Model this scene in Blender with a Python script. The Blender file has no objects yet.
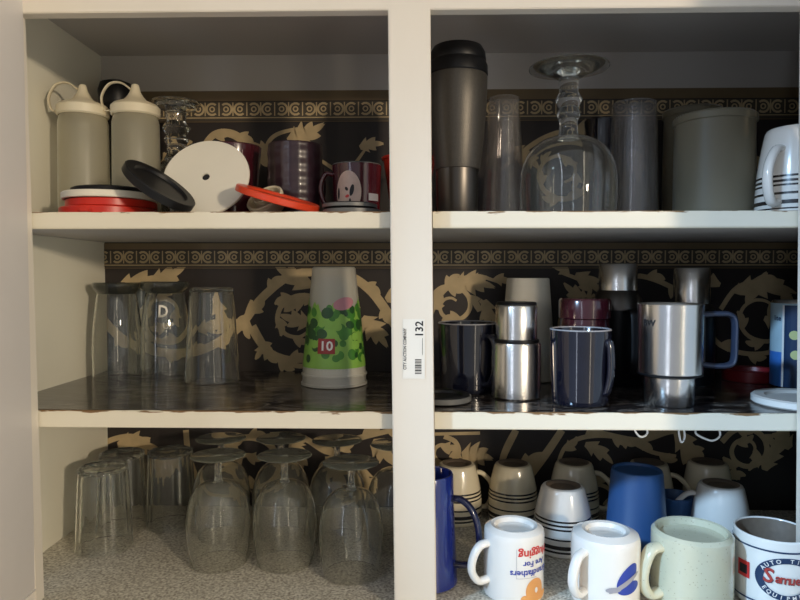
import bpy, bmesh, math, random
from mathutils import Matrix, Vector, Euler
random.seed(7)
PI = math.pi
C = bpy.context.scene.collection
sc = bpy.context.scene

# ------------------------------------------------------------------ camera
F, D = 650.0, 0.78
YAW, PITCH = math.radians(1.3), math.radians(2.1)
cam = bpy.data.cameras.new('camera'); cam.sensor_width = 36; cam.lens = F * 36 / 800
cam.clip_start = 0.01
camo = bpy.data.objects.new('camera', cam); C.objects.link(camo)
camo.location = (0, -D, 0); camo.rotation_euler = (PI/2 - PITCH, 0, YAW)
sc.camera = camo
RM = Euler((PI/2 - PITCH, 0, YAW)).to_matrix()
CP = Vector((0, -D, 0))
def ray(px, py): return (RM @ Vector((px-400, 300-py, -F))).normalized()
def at_y(px, py, Y):
    r = ray(px, py); t = (Y + D) / r.y; p = CP + r*t
    return p.x, p.z
def on_z(px, py, Z):
    r = ray(px, py); p = CP + r * (Z / r.z)
    return p.x, p.y
def x_at(px, Y): return at_y(px, 276, Y)[0]

# ------------------------------------------------------------------ levels
Z1, Z1B = 0.0775, 0.0575          # upper shelf top / underside
Z2, Z2B = -0.1640, -0.1850        # lower shelf
Z3 = -0.397                       # countertop
ZC = 0.374                        # cabinet top panel
YB = 0.330                        # papered wall
XL = x_at(105, YB)                # left inner wall

# ------------------------------------------------------------------ materials
def newmat(n):
    m = bpy.data.materials.new(n); m.use_nodes = True
    nt = m.node_tree
    return m, nt, nt.nodes['Principled BSDF'], nt.nodes['Material Output']
def sock(b, names):
    for n in names:
        if n in b.inputs: return b.inputs[n]
def pm(n, col, rough=0.5, metal=0.0, noise=0.0, nscale=30, spec=None, coat=0, bump=0, bscale=60):
    m, nt, b, o = newmat(n)
    b.inputs['Roughness'].default_value = rough; b.inputs['Metallic'].default_value = metal
    b.inputs['Base Color'].default_value = (*col, 1)
    if spec is not None: sock(b, ['Specular IOR Level']).default_value = spec
    if coat: b.inputs['Coat Weight'].default_value = coat; b.inputs['Coat Roughness'].default_value = 0.06
    tc = nt.nodes.new('ShaderNodeTexCoord')
    nz = nt.nodes.new('ShaderNodeTexNoise'); nz.inputs['Scale'].default_value = nscale
    nz.inputs['Detail'].default_value = 5
    nt.links.new(tc.outputs['Object'], nz.inputs['Vector'])
    mx = nt.nodes.new('ShaderNodeMix'); mx.data_type = 'RGBA'
    a = noise or 0.04
    mx.inputs[6].default_value = (*[c*(1-a) for c in col], 1); mx.inputs[7].default_value = (*[min(1, c*(1+a)) for c in col], 1)
    nt.links.new(nz.outputs['Fac'], mx.inputs[0]); nt.links.new(mx.outputs[2], b.inputs['Base Color'])
    if bump:
        n2 = nt.nodes.new('ShaderNodeTexNoise'); n2.inputs['Scale'].default_value = bscale
        nt.links.new(tc.outputs['Object'], n2.inputs['Vector'])
        bp = nt.nodes.new('ShaderNodeBump'); bp.inputs['Strength'].default_value = bump; bp.inputs['Distance'].default_value = 0.002
        nt.links.new(n2.outputs['Fac'], bp.inputs['Height']); nt.links.new(bp.outputs['Normal'], b.inputs['Normal'])
    return m
def ramp(nt, stops):
    r = nt.nodes.new('ShaderNodeValToRGB'); e = r.color_ramp.elements
    e[0].position, e[0].color = stops[0][0], (*stops[0][1], 1)
    e[1].position, e[1].color = stops[-1][0], (*stops[-1][1], 1)
    for p, c in stops[1:-1]:
        k = e.new(p); k.color = (*c, 1)
    return r
def s2l(r, g, b):
    f = lambda v: (v/255/12.92) if v/255 <= 0.04045 else ((v/255+0.055)/1.055)**2.4
    return (f(r), f(g), f(b))

def glass(n, tint=(0.985, 0.99, 0.98), edge=(0.28, 0.31, 0.27), k=1.0, base=0.035, rough=0.02, haze=0.0, hazecol=(0.7, 0.72, 0.68)):
    m, nt, b, o = newmat(n); nt.nodes.remove(b)
    lw = nt.nodes.new('ShaderNodeLayerWeight'); lw.inputs['Blend'].default_value = 0.35
    rp = ramp(nt, [(0.0, tint), (0.70, tint), (0.92, edge), (1.0, edge)])
    nt.links.new(lw.outputs['Facing'], rp.inputs['Fac'])
    tr = nt.nodes.new('ShaderNodeBsdfTransparent'); nt.links.new(rp.outputs['Color'], tr.inputs['Color'])
    gl = nt.nodes.new('ShaderNodeBsdfGlossy'); gl.inputs['Roughness'].default_value = rough
    gl.inputs['Color'].default_value = (0.95, 0.97, 0.96, 1)
    lf = nt.nodes.new('ShaderNodeLayerWeight'); lf.inputs['Blend'].default_value = 0.5
    fr = nt.nodes.new('ShaderNodeMath'); fr.operation = 'POWER'; fr.inputs[1].default_value = 4.0
    nt.links.new(lf.outputs['Facing'], fr.inputs[0])
    ma = nt.nodes.new('ShaderNodeMath'); ma.operation = 'MULTIPLY_ADD'; ma.use_clamp = True
    ma.inputs[1].default_value = k; ma.inputs[2].default_value = base
    nt.links.new(fr.outputs[0], ma.inputs[0])
    src = tr
    if haze:
        df = nt.nodes.new('ShaderNodeBsdfDiffuse'); df.inputs['Color'].default_value = (*hazecol, 1)
        tl = nt.nodes.new('ShaderNodeBsdfTranslucent'); tl.inputs['Color'].default_value = (*hazecol, 1)
        m1 = nt.nodes.new('ShaderNodeMixShader'); m1.inputs[0].default_value = 0.4
        nt.links.new(df.outputs[0], m1.inputs[1]); nt.links.new(tl.outputs[0], m1.inputs[2])
        m2 = nt.nodes.new('ShaderNodeMixShader')
        nz = nt.nodes.new('ShaderNodeTexNoise'); nz.inputs['Scale'].default_value = 6; nz.inputs['Detail'].default_value = 1
        tc = nt.nodes.new('ShaderNodeTexCoord'); nt.links.new(tc.outputs['Object'], nz.inputs['Vector'])
        mm = nt.nodes.new('ShaderNodeMath'); mm.operation = 'MULTIPLY'; mm.inputs[1].default_value = haze*2
        nt.links.new(nz.outputs['Fac'], mm.inputs[0]); nt.links.new(mm.outputs[0], m2.inputs[0])
        nt.links.new(tr.outputs[0], m2.inputs[1]); nt.links.new(m1.outputs[0], m2.inputs[2]); src = m2
    mx = nt.nodes.new('ShaderNodeMixShader')
    nt.links.new(ma.outputs[0], mx.inputs[0]); nt.links.new(src.outputs[0], mx.inputs[1]); nt.links.new(gl.outputs[0], mx.inputs[2])
    nt.links.new(mx.outputs[0], o.inputs['Surface'])
    return m

def realglass(n, col=(0.995, 1.0, 0.99), film=0.03, filmcol=(0.85, 0.85, 0.78), clear=0.0):
    m, nt, b, o = newmat(n); nt.nodes.remove(b)
    g = nt.nodes.new('ShaderNodeBsdfGlass'); g.inputs['Color'].default_value = (*col, 1); g.inputs['IOR'].default_value = 1.46; g.inputs['Roughness'].default_value = 0.0
    d = nt.nodes.new('ShaderNodeBsdfDiffuse'); d.inputs['Color'].default_value = (*filmcol, 1)
    nz = nt.nodes.new('ShaderNodeTexNoise'); nz.inputs['Scale'].default_value = 18; tc = nt.nodes.new('ShaderNodeTexCoord')
    nt.links.new(tc.outputs['Object'], nz.inputs['Vector'])
    mm = nt.nodes.new('ShaderNodeMath'); mm.operation = 'MULTIPLY'; mm.inputs[1].default_value = film*2; nt.links.new(nz.outputs['Fac'], mm.inputs[0])
    mx = nt.nodes.new('ShaderNodeMixShader'); nt.links.new(mm.outputs[0], mx.inputs[0])
    tr = nt.nodes.new('ShaderNodeBsdfTransparent')
    m2 = nt.nodes.new('ShaderNodeMixShader'); m2.inputs[0].default_value = clear
    nt.links.new(g.outputs[0], m2.inputs[1]); nt.links.new(tr.outputs[0], m2.inputs[2])
    nt.links.new(m2.outputs[0], mx.inputs[1]); nt.links.new(d.outputs[0], mx.inputs[2]); nt.links.new(mx.outputs[0], o.inputs['Surface'])
    return m
M = {}
M['door'] = pm('door_paint', s2l(205, 199, 194), 0.45, noise=0.05, nscale=9, bump=0.25, bscale=35)
M['paint'] = pm('cream_paint', s2l(222, 213, 198), 0.45, noise=0.05, nscale=9, bump=0.25, bscale=35)
M['paint_in'] = pm('interior_paint', s2l(243, 238, 218), 0.5, noise=0.06, nscale=7, bump=0.2, bscale=25)
M['greyed_white'] = pm('shade_greyed_white', s2l(190, 184, 176), 0.6, noise=0.05, nscale=5)  # white paint greyed in colour to stand for shade inside the cabinet
M['white_cer'] = pm('white_ceramic', s2l(236, 232, 224), 0.18, coat=0.6, noise=0.03)
M['cream_cer'] = pm('cream_ceramic', s2l(238, 225, 194), 0.2, coat=0.6, noise=0.05)
M['grey_cer'] = pm('unglazed_grey_base', s2l(150, 142, 130), 0.6, noise=0.15, nscale=120)
M['base_and_inside_shade'] = pm('brown_unglazed_base_and_inside_shade', s2l(112, 98, 84), 0.6, noise=0.25, nscale=150)
M['stripe'] = pm('black_stripe_glaze', s2l(34, 30, 32), 0.25, coat=0.5)
M['navy'] = pm('dark_navy_glaze', s2l(16, 18, 32), 0.12, coat=0.8, noise=0.45, nscale=40)
M['navy_rim'] = pm('pale_worn_rim', s2l(150, 148, 150), 0.3)
M['cobalt'] = pm('cobalt_glaze', s2l(28, 44, 122), 0.12, coat=0.8, noise=0.2)
M['cobalt_dark'] = pm('dark_blue_handle_glaze', s2l(18, 24, 62), 0.15, coat=0.7)
M['blueplastic'] = pm('blue_plastic', s2l(50, 88, 138), 0.4, noise=0.05)
M['steel'] = pm('brushed_steel', (0.80, 0.78, 0.74), 0.24, 1.0, noise=0.08, nscale=14)
M['steel_dark'] = pm('dark_steel', (0.11, 0.10, 0.09), 0.35, 1.0, noise=0.1)
M['blackplastic'] = pm('black_plastic', s2l(16, 16, 18), 0.42, spec=0.3, noise=0.1)
M['blackrough'] = pm('pebbled_black_grip', s2l(84, 80, 74), 0.42, noise=0.15, nscale=300, bump=0.12, bscale=500, metal=0.6)
M['greyrim'] = pm('grey_lid_rim', s2l(104, 104, 102), 0.4)
M['red'] = pm('red_plastic', s2l(206, 44, 28), 0.35, noise=0.06)
M['orange'] = pm('orange_red_plastic', s2l(214, 66, 32), 0.35, noise=0.06)
M['darkred'] = pm('dark_red_plastic', s2l(120, 26, 32), 0.4)
M['maroon'] = pm('maroon_glaze', s2l(70, 24, 34), 0.2, coat=0.8, noise=0.2)
M['plum'] = pm('dark_plum_glaze', s2l(50, 32, 40), 0.3, coat=0.25, noise=0.35, nscale=60)
M['whitep'] = pm('white_plastic', s2l(232, 226, 210), 0.5, noise=0.03)
M['creamp'] = pm('cream_plastic', s2l(226, 214, 184), 0.4, noise=0.04)
M['picture'] = pm('printed_oval', s2l(205, 180, 165), 0.4, noise=0.25, nscale=90)
M['ink'] = pm('black_ink', s2l(24, 24, 28), 0.6)
M['paper'] = pm('sticker_paper', s2l(226, 221, 210), 0.6)
M['redink'] = pm('red_ink', s2l(205, 52, 50), 0.4)
M['blueink'] = pm('blue_ink', s2l(44, 66, 160), 0.4)
M['navyink'] = pm('navy_ink', s2l(22, 50, 84), 0.4)
M['orangeink'] = pm('orange_bear_ink', s2l(226, 160, 92), 0.4, noise=0.12, nscale=80)
M['rednavyink'] = pm('red_lettering', s2l(176, 60, 52), 0.4)
M['greyink'] = pm('silver_grey_ink', s2l(160, 158, 164), 0.4)
M['wire'] = pm('white_coated_wire', s2l(226, 230, 232), 0.3)
M['green1'] = pm('leaf_green_print', s2l(66, 128, 44), 0.45, noise=0.4, nscale=60)
M['green2'] = pm('lime_green_print', s2l(136, 184, 78), 0.45, noise=0.2, nscale=50)
M['green3'] = pm('dark_green_print', s2l(34, 78, 34), 0.45, noise=0.3)
M['pinkprint'] = pm('pink_print', s2l(190, 130, 140), 0.45)
M['redlabel'] = pm('brick_red_print', s2l(150, 40, 36), 0.45)
M['whiteink'] = pm('white_ink', s2l(230, 226, 220), 0.4)
M['canblue'] = pm('can_blue', s2l(60, 116, 190), 0.35)
M['cansky'] = pm('can_pale_blue', s2l(170, 195, 205), 0.35, noise=0.2)
M['canyellow'] = pm('can_yellow', s2l(206, 206, 140), 0.35)
M['speckle'] = None
M['glass'] = realglass('clear_glass', film=0.014)
M['glass_g'] = realglass('clear_wine_glass', film=0.024, filmcol=s2l(250, 244, 220))
M['glass_foot'] = realglass('clear_wine_glass_foot', film=0.07, filmcol=s2l(236, 240, 222))
M['glass_green'] = glass('thick_dark_glass_base', tint=(0.34, 0.36, 0.32), edge=(0.08, 0.09, 0.08), k=1.4, haze=0.06)
M['glass_pl'] = glass('clear_plastic', tint=(0.95, 0.94, 0.94), edge=(0.6, 0.58, 0.58), base=0.04, rough=0.12, haze=0.12, hazecol=(0.6, 0.58, 0.56))
M['frost'] = glass('frosted_plastic', tint=(0.85, 0.85, 0.8), edge=(0.5, 0.5, 0.46), base=0.02, rough=0.35, haze=0.55, hazecol=s2l(178, 168, 144))
M['frost2'] = glass('frosted_cup_plastic', tint=(0.85, 0.85, 0.8), edge=(0.6, 0.6, 0.58), base=0.02, rough=0.3, haze=0.55, hazecol=s2l(252, 248, 236))
M['frostbottle'] = glass('milky_squeeze_plastic', tint=(0.85, 0.85, 0.8), edge=(0.8, 0.78, 0.7), base=0.02, rough=0.35, haze=0.42, hazecol=s2l(238, 230, 205))

def speckled():
    m, nt, b, o = newmat('speckled_cream_stoneware')
    tc = nt.nodes.new('ShaderNodeTexCoord'); v = nt.nodes.new('ShaderNodeTexVoronoi'); v.inputs['Scale'].default_value = 210
    nt.links.new(tc.outputs['Object'], v.inputs['Vector'])
    r = ramp(nt, [(0.0, s2l(160, 150, 122)), (0.10, s2l(180, 172, 146)), (0.17, s2l(206, 203, 176)), (1.0, s2l(208, 205, 178))])
    nt.links.new(v.outputs['Distance'], r.inputs['Fac']); nt.links.new(r.outputs['Color'], b.inputs['Base Color'])
    b.inputs['Roughness'].default_value = 0.22; b.inputs['Coat Weight'].default_value = 0.5
    return m
M['speckle'] = speckled()
def edge_paint():      # shelf edge: cream paint, chipped brown along the upper edge
    m, nt, b, o = newmat('chipped_shelf_edge_paint')
    tc = nt.nodes.new('ShaderNodeTexCoord'); sp = nt.nodes.new('ShaderNodeSeparateXYZ')
    nt.links.new(tc.outputs['Generated'], sp.inputs[0])
    mp = nt.nodes.new('ShaderNodeMapping'); mp.inputs['Scale'].default_value = (9, 60, 60)
    nt.links.new(tc.outputs['Object'], mp.inputs[0])
    nz = nt.nodes.new('ShaderNodeTexNoise'); nz.inputs['Scale'].default_value = 3; nz.inputs['Detail'].default_value = 6
    nt.links.new(mp.outputs[0], nz.inputs['Vector'])
    a = nt.nodes.new('ShaderNodeMath'); a.operation = 'MULTIPLY_ADD'; a.inputs[1].default_value = 0.75
    nt.links.new(nz.outputs['Fac'], a.inputs[0]); nt.links.new(sp.outputs['Z'], a.inputs[2])
    r = ramp(nt, [(0.0, s2l(224, 217, 198)), (0.91, s2l(224, 217, 198)), (0.935, s2l(128, 98, 64))])
    sb = nt.nodes.new('ShaderNodeMath'); sb.operation = 'SUBTRACT'; sb.inputs[1].default_value = 0.42
    nt.links.new(a.outputs[0], sb.inputs[0]); nt.links.new(sb.outputs[0], r.inputs['Fac'])
    nt.links.new(r.outputs['Color'], b.inputs['Base Color']); b.inputs['Roughness'].default_value = 0.45
    return m
M['edge'] = edge_paint()
def marble():
    m, nt, b, o = newmat('black_marbled_shelf_paper')
    tc = nt.nodes.new('ShaderNodeTexCoord')
    mp = nt.nodes.new('ShaderNodeMapping'); mp.inputs['Scale'].default_value = (6, 16, 1)
    nt.links.new(tc.outputs['Object'], mp.inputs[0])
    nz = nt.nodes.new('ShaderNodeTexNoise'); nz.inputs['Scale'].default_value = 2.2; nz.inputs['Detail'].default_value = 9; nz.inputs['Distortion'].default_value = 1.6
    nt.links.new(mp.outputs[0], nz.inputs['Vector'])
    r = ramp(nt, [(0.0, s2l(26, 22, 22)), (0.47, s2l(34, 29, 28)), (0.52, s2l(120, 112, 104)), (0.57, s2l(36, 31, 30)), (1.0, s2l(58, 50, 46))])
    nt.links.new(nz.outputs['Fac'], r.inputs['Fac']); nt.links.new(r.outputs['Color'], b.inputs['Base Color'])
    b.inputs['Roughness'].default_value = 0.16
    bp = nt.nodes.new('ShaderNodeBump'); bp.inputs['Strength'].default_value = 0.15; bp.inputs['Distance'].default_value = 0.003
    nt.links.new(nz.outputs['Fac'], bp.inputs['Height']); nt.links.new(bp.outputs['Normal'], b.inputs['Normal'])
    return m
M['marble'] = marble()
def laminate():
    m, nt, b, o = newmat('speckled_grey_laminate')
    tc = nt.nodes.new('ShaderNodeTexCoord')
    nz = nt.nodes.new('ShaderNodeTexNoise'); nz.inputs['Scale'].default_value = 290; nz.inputs['Detail'].default_value = 3
    n2 = nt.nodes.new('ShaderNodeTexVoronoi'); n2.inputs['Scale'].default_value = 300
    nt.links.new(tc.outputs['Object'], nz.inputs['Vector']); nt.links.new(tc.outputs['Object'], n2.inputs['Vector'])
    r = ramp(nt, [(0.30, s2l(140, 130, 114)), (0.48, s2l(186, 178, 160)), (0.55, s2l(204, 197, 180)), (0.72, s2l(232, 226, 210))])
    mx = nt.nodes.new('ShaderNodeMath'); mx.operation = 'MULTIPLY_ADD'; mx.inputs[1].default_value = 0.25; 
    nt.links.new(n2.outputs['Distance'], mx.inputs[0]); nt.links.new(nz.outputs['Fac'], mx.inputs[2])
    sb = nt.nodes.new('ShaderNodeMath'); sb.operation = 'SUBTRACT'; sb.inputs[1].default_value = 0.1
    nt.links.new(mx.outputs[0], sb.inputs[0]); nt.links.new(sb.outputs[0], r.inputs['Fac'])
    nt.links.new(r.outputs['Color'], b.inputs['Base Color']); b.inputs['Roughness'].default_value = 0.45
    return m
M['laminate'] = laminate()
M['paperdark'] = pm('dark_wallpaper', s2l(44, 37, 34), 0.55, noise=0.18, nscale=60)
M['paperscroll'] = pm('beige_scroll_print', s2l(190, 168, 128), 0.55, noise=0.28, nscale=45)
M['paperbrown'] = pm('brown_border_print', s2l(112, 94, 66), 0.55, noise=0.12, nscale=40)
M['papergrey'] = pm('border_ground_print', s2l(74, 66, 54), 0.55, noise=0.12, nscale=80)

# ------------------------------------------------------------------ builders
def finish(bm, name, mats, parent=None, xf=None, smooth=True, ang=35):
    if xf is not None: bm.transform(xf)
    bmesh.ops.recalc_face_normals(bm, faces=bm.faces)
    me = bpy.data.meshes.new(name); bm.to_mesh(me); bm.free()
    for m in (mats if isinstance(mats, (list, tuple)) else [mats]): me.materials.append(m)
    if smooth:
        me.shade_smooth(); me.set_sharp_from_angle(angle=math.radians(ang))
    o = bpy.data.objects.new(name, me); C.objects.link(o)
    if parent is not None: o.parent = parent
    return o
def thing(name, label, cat, loc, rz=0, group=None, rot=None):
    o = bpy.data.objects.new(name, None); C.objects.link(o); o.empty_display_size = 0.02
    o.location = loc; o.rotation_euler = rot if rot else (0, 0, rz)
    o['label'] = label; o['category'] = cat
    if group: o['group'] = group
    return o
def tag(o, label, cat, group=None):
    o['label'] = label; o['category'] = cat
    if group: o['group'] = group
    return o
def box(bm, x0, x1, y0, y1, z0, z1, mi=0, bev=0):
    r = bmesh.ops.create_cube(bm, size=1)
    vs = r['verts']
    for v in vs:
        v.co = Vector(((x0+x1)/2 + v.co.x*(x1-x0), (y0+y1)/2 + v.co.y*(y1-y0), (z0+z1)/2 + v.co.z*(z1-z0)))
    fs = set(f for v in vs for f in v.link_faces)
    for f in fs: f.material_index = mi
    if bev:
        es = list(set(e for v in vs for e in v.link_edges))
        bmesh.ops.bevel(bm, geom=es, offset=bev, segments=2, affect='EDGES')
def lathe(bm, prof, seg=48, flute=None, mi=0):
    """prof: (r, z[, material]) points; the material of a point colours the band up to the next point"""
    rings = []
    for p in prof:
        r, z = p[0], p[1]
        if r < 1e-6: rings.append([bm.verts.new((0, 0, z))]); continue
        ring = []
        for i in range(seg):
            a = 2*PI*i/seg; rr = r
            if flute: rr = r * (1 + flute[0]*math.cos(flute[1]*a) * flute[2](z))
            ring.append(bm.verts.new((rr*math.sin(a), -rr*math.cos(a), z)))
        rings.append(ring)
    for k in range(len(rings)-1):
        A, B = rings[k], rings[k+1]; m = prof[k][2] if len(prof[k]) > 2 else mi
        if len(A) == 1 and len(B) == 1: continue
        for i in range(seg):
            j = (i+1) % seg
            if len(A) == 1: f = bm.faces.new((A[0], B[i], B[j]))
            elif len(B) == 1: f = bm.faces.new((A[i], A[j], B[0]))
            else: f = bm.faces.new((A[i], A[j], B[j], B[i]))
            f.material_index = m
def catmull(pts, n=8):
    out = []
    P = [pts[0]] + list(pts) + [pts[-1]]
    for i in range(1, len(P)-2):
        p0, p1, p2, p3 = [Vector(q) for q in P[i-1:i+3]]
        for k in range(n):
            t = k/n
            out.append(0.5*((2*p1) + (p2-p0)*t + (2*p0-5*p1+4*p2-p3)*t*t + (3*p1-p0-3*p2+p3)*t**3))
    out.append(Vector(P[-2])); return out
def ring(prof, t):
    """closed wall of thickness t inside an open profile that ends near the axis"""
    N = len(prof); inn = []
    for i, (r, z) in enumerate(prof):
        a, b = prof[max(0, i-1)], prof[min(N-1, i+1)]
        dx, dz = b[0]-a[0], b[1]-a[1]; l = math.hypot(dx, dz) or 1
        inn.append((max(0.0, r - t*dz/l), z - t*max(0, -dx)/l))
    inn = [p for p in inn if p[0] > 0.0008]
    out = list(prof) + [(0, prof[-1][1])]
    return out[::-1] + inn + [(0, inn[-1][1])] if False else [(0, prof[-1][1])] + list(prof)[::-1] + inn + [(0, inn[-1][1])]
def tube(bm, pts, ra, rb=None, side=None, seg=12, closed=False, mi=0, n=8):
    """tube through pts; elliptical section ra along SIDE, rb across it"""
    rb = rb or ra
    P = catmull(pts, n) if not closed else [Vector(p) for p in pts]
    rings = []; N = len(P)
    up = Vector(side) if side is not None else None
    for i, p in enumerate(P):
        t = (P[(i+1) % N] - P[i-1]) if closed else (P[min(i+1, N-1)] - P[max(i-1, 0)])
        t.normalize()
        s = up if up is not None else (Vector((0, 0, 1)) if abs(t.z) < 0.9 else Vector((1, 0, 0)))
        a = (s - t*s.dot(t)).normalized(); b = t.cross(a)
        rings.append([bm.verts.new(p + a*ra*math.cos(2*PI*k/seg) + b*rb*math.sin(2*PI*k/seg)) for k in range(seg)])
    rng = range(N) if closed else range(N-1)
    for i in rng:
        A, B = rings[i], rings[(i+1) % N]
        for k in range(seg):
            f = bm.faces.new((A[k], A[(k+1) % seg], B[(k+1) % seg], B[k])); f.material_index = mi
    if not closed:
        bm.faces.new(rings[0]); bm.faces.new(list(reversed(rings[-1])))
def fdir(a): return Vector((math.sin(a), -math.cos(a), 0))        # a=0 faces the room (-Y), + turns to the right

def flipM(h): return Matrix.Translation((0, 0, h)) @ Matrix.Rotation(PI, 4, 'X') @ Matrix.Rotation(PI, 4, 'Z')
# flip: a point facing the room keeps facing the room (x -> -x, z -> h - z)

def mug(name, label, cat, X, Y, Z, H, R, Rb, mat, a, hs=1.0, flip=False, stripes=(), bulge=0.0, shoulder=0.0, wall=0.0032,
        rimmat=None, basemat=None, hmat=None, hz=(0.2, 0.82), hout=0.030, hw=(0.0062, 0.0048), group=None, insidemat=None, recess=0.005, lip=0.006, nohandle=False):
    """mug standing upright or (flip) resting on its rim; a = handle direction"""
    t = thing(name, label, cat, (X, Y, Z), 0, group)
    a = a + math.atan2(-X, Y + D)
    mats = [mat, M['stripe'], basemat or mat, rimmat or mat, insidemat or mat]
    p = [(0, recess, 2), (Rb-lip-0.002, recess, 2), (Rb-lip, 0.0012, 2), (Rb-lip*0.5, 0, 0), (Rb-0.0008, 0.0015, 0)]
    n = 14
    def rad(u):
        if shoulder and u < shoulder:
            s = u/shoulder; return Rb + (R-Rb)*math.sqrt(max(0, 1-(1-s)**2))
        if shoulder: return R
        return Rb + (R-Rb)*u + bulge*math.sin(PI*min(1, u))
    zs = sorted(set([0.0025 + (H-0.005)*(i/n) for i in range(1, n+1)] + [(H*0.02 + H*0.12*k/4) for k in range(1, 5)]))
    marks = []
    for (s0, s1) in stripes: marks += [s0, s1]
    zs = sorted(set(zs + marks))
    for z in zs:
        mid = 0
        for (s0, s1) in stripes:
            if s0 - 1e-7 <= z < s1 - 1e-7: mid = 1
        p.append((rad(z/H), z, mid))
    p += [(R, H-0.0015, 3), (R-wall*0.3, H, 3), (R-wall*0.7, H, 3), (R-wall, H-0.0015, 4), (rad(0.5)-wall, H*0.5, 4), (rad(0.12)-wall-0.002, H*0.10, 4), (0, H*0.09+0.002, 4)]
    bm = bmesh.new(); lathe(bm, p, 56)
    xf = flipM(H) if flip else None
    finish(bm, 'body', mats, t, xf)
    if not nohandle:
        aa = -a if flip else a
        d = fdir(aa); side = Vector((d.y, -d.x, 0))
        z0, z1 = H*hz[0], H*hz[1]; r0, r1 = rad(hz[0])-wall*0.6, rad(hz[1])-wall*0.6
        rm = max(r0, r1)
        pts = [d*r1 + Vector((0, 0, z1)), d*(r1+hout*0.62) + Vector((0, 0, z1+0.001)), d*(rm+hout) + Vector((0, 0, z1-(z1-z0)*0.28)),
               d*(rm+hout*0.92) + Vector((0, 0, z0+(z1-z0)*0.36)), d*(r0+hout*0.55) + Vector((0, 0, z0+0.003)), d*r0 + Vector((0, 0, z0))]
        bm = bmesh.new(); tube(bm, pts, hw[0], hw[1], side, 14)
        finish(bm, 'handle', hmat or mat, t, xf, ang=60)
    return t

# ---- flat prints wrapped on a round body
def text_mesh(s, size, align='CENTER', res=2):
    cu = bpy.data.curves.new('txt', 'FONT'); cu.body = s; cu.size = size; cu.align_x = align; cu.align_y = 'CENTER'; cu.resolution_u = res
    cu.offset = size*0.022
    o = bpy.data.objects.new('txt', cu); C.objects.link(o)
    bpy.context.view_layer.update()
    me = bpy.data.meshes.new_from_object(o.evaluated_get(bpy.context.evaluated_depsgraph_get()))
    bpy.data.objects.remove(o); bpy.data.curves.remove(cu)
    vs = [(v.co.x, v.co.y) for v in me.vertices]; fs = [tuple(p.vertices) for p in me.polygons]
    bpy.data.meshes.remove(me)
    return vs, fs
class Flat:
    def __init__(s): s.v, s.f = [], []
    def add(s, vs, fs, m=None):
        b = len(s.v)
        for x, y in vs:
            if m: x, y = m(x, y)
            s.v.append((x, y))
        s.f += [(tuple(b+i for i in f)) for f in fs]
    def text(s, t, size, x=0, y=0, rot=0, sx=1.0):
        vs, fs = text_mesh(t, size); c, d = math.cos(rot), math.sin(rot)
        s.add(vs, fs, lambda u, v: (x + u*sx*c - v*d, y + u*sx*d + v*c))
    def arc(s, t, size, rx, ry, a0, a1, inward=False, sx=1.0):
        n = len(t)
        for i, ch in enumerate(t):
            if ch == ' ': continue
            a = a0 + (a1-a0)*(i+0.5)/n
            rot = math.atan2(math.cos(a)*ry, -math.sin(a)*rx)      # tangent
            rot = rot + (0 if inward else PI)
            s.text(ch, size, rx*math.cos(a), ry*math.sin(a), rot, sx)
    def ellipse(s, cx, cy, rx, ry, inner=0.0, rot=0, n=36, rings=4):
        vs, fs = [], []
        c, d = math.cos(rot), math.sin(rot)
        for k in range(rings+1):
            q = inner + (1-inner)*k/rings
            for i in range(n):
                a = 2*PI*i/n; x, y = rx*q*math.cos(a), ry*q*math.sin(a)
                vs.append((cx + x*c - y*d, cy + x*d + y*c))
        for k in range(rings):
            for i in range(n):
                j = (i+1) % n; fs.append((k*n+i, k*n+j, (k+1)*n+j, (k+1)*n+i))
        s.add(vs, fs)
    def rect(s, x0, x1, y0, y1, n=6):
        vs, fs = [], []
        for i in range(n+1):
            x = x0+(x1-x0)*i/n; vs += [(x, y0), (x, y1)]
        for i in range(n): fs.append((2*i, 2*i+2, 2*i+3, 2*i+1))
        s.add(vs, fs)
    def wrap(s, name, mat, parent, R, a0, z0, flip=False, H=0, off=0.0005, Rf=None):
        """wrap on a body of radius R (or Rf(z)) with the print's centre at angle a0, height z0"""
        bm = bmesh.new(); vs = []
        a0 = a0 + math.atan2(-parent.location.x, parent.location.y + D)
        for x, y in s.v:
            if flip: x, y = -x, -y
            z = z0 + y; r = (Rf(z) if Rf else R) + off; a = a0 + x/(R)
            vs.append(bm.verts.new((r*math.sin(a), -r*math.cos(a), z)))
        for f in s.f:
            try: bm.faces.new([vs[i] for i in f])
            except ValueError: pass
        return finish(bm, name, mat, parent, smooth=False)

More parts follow.
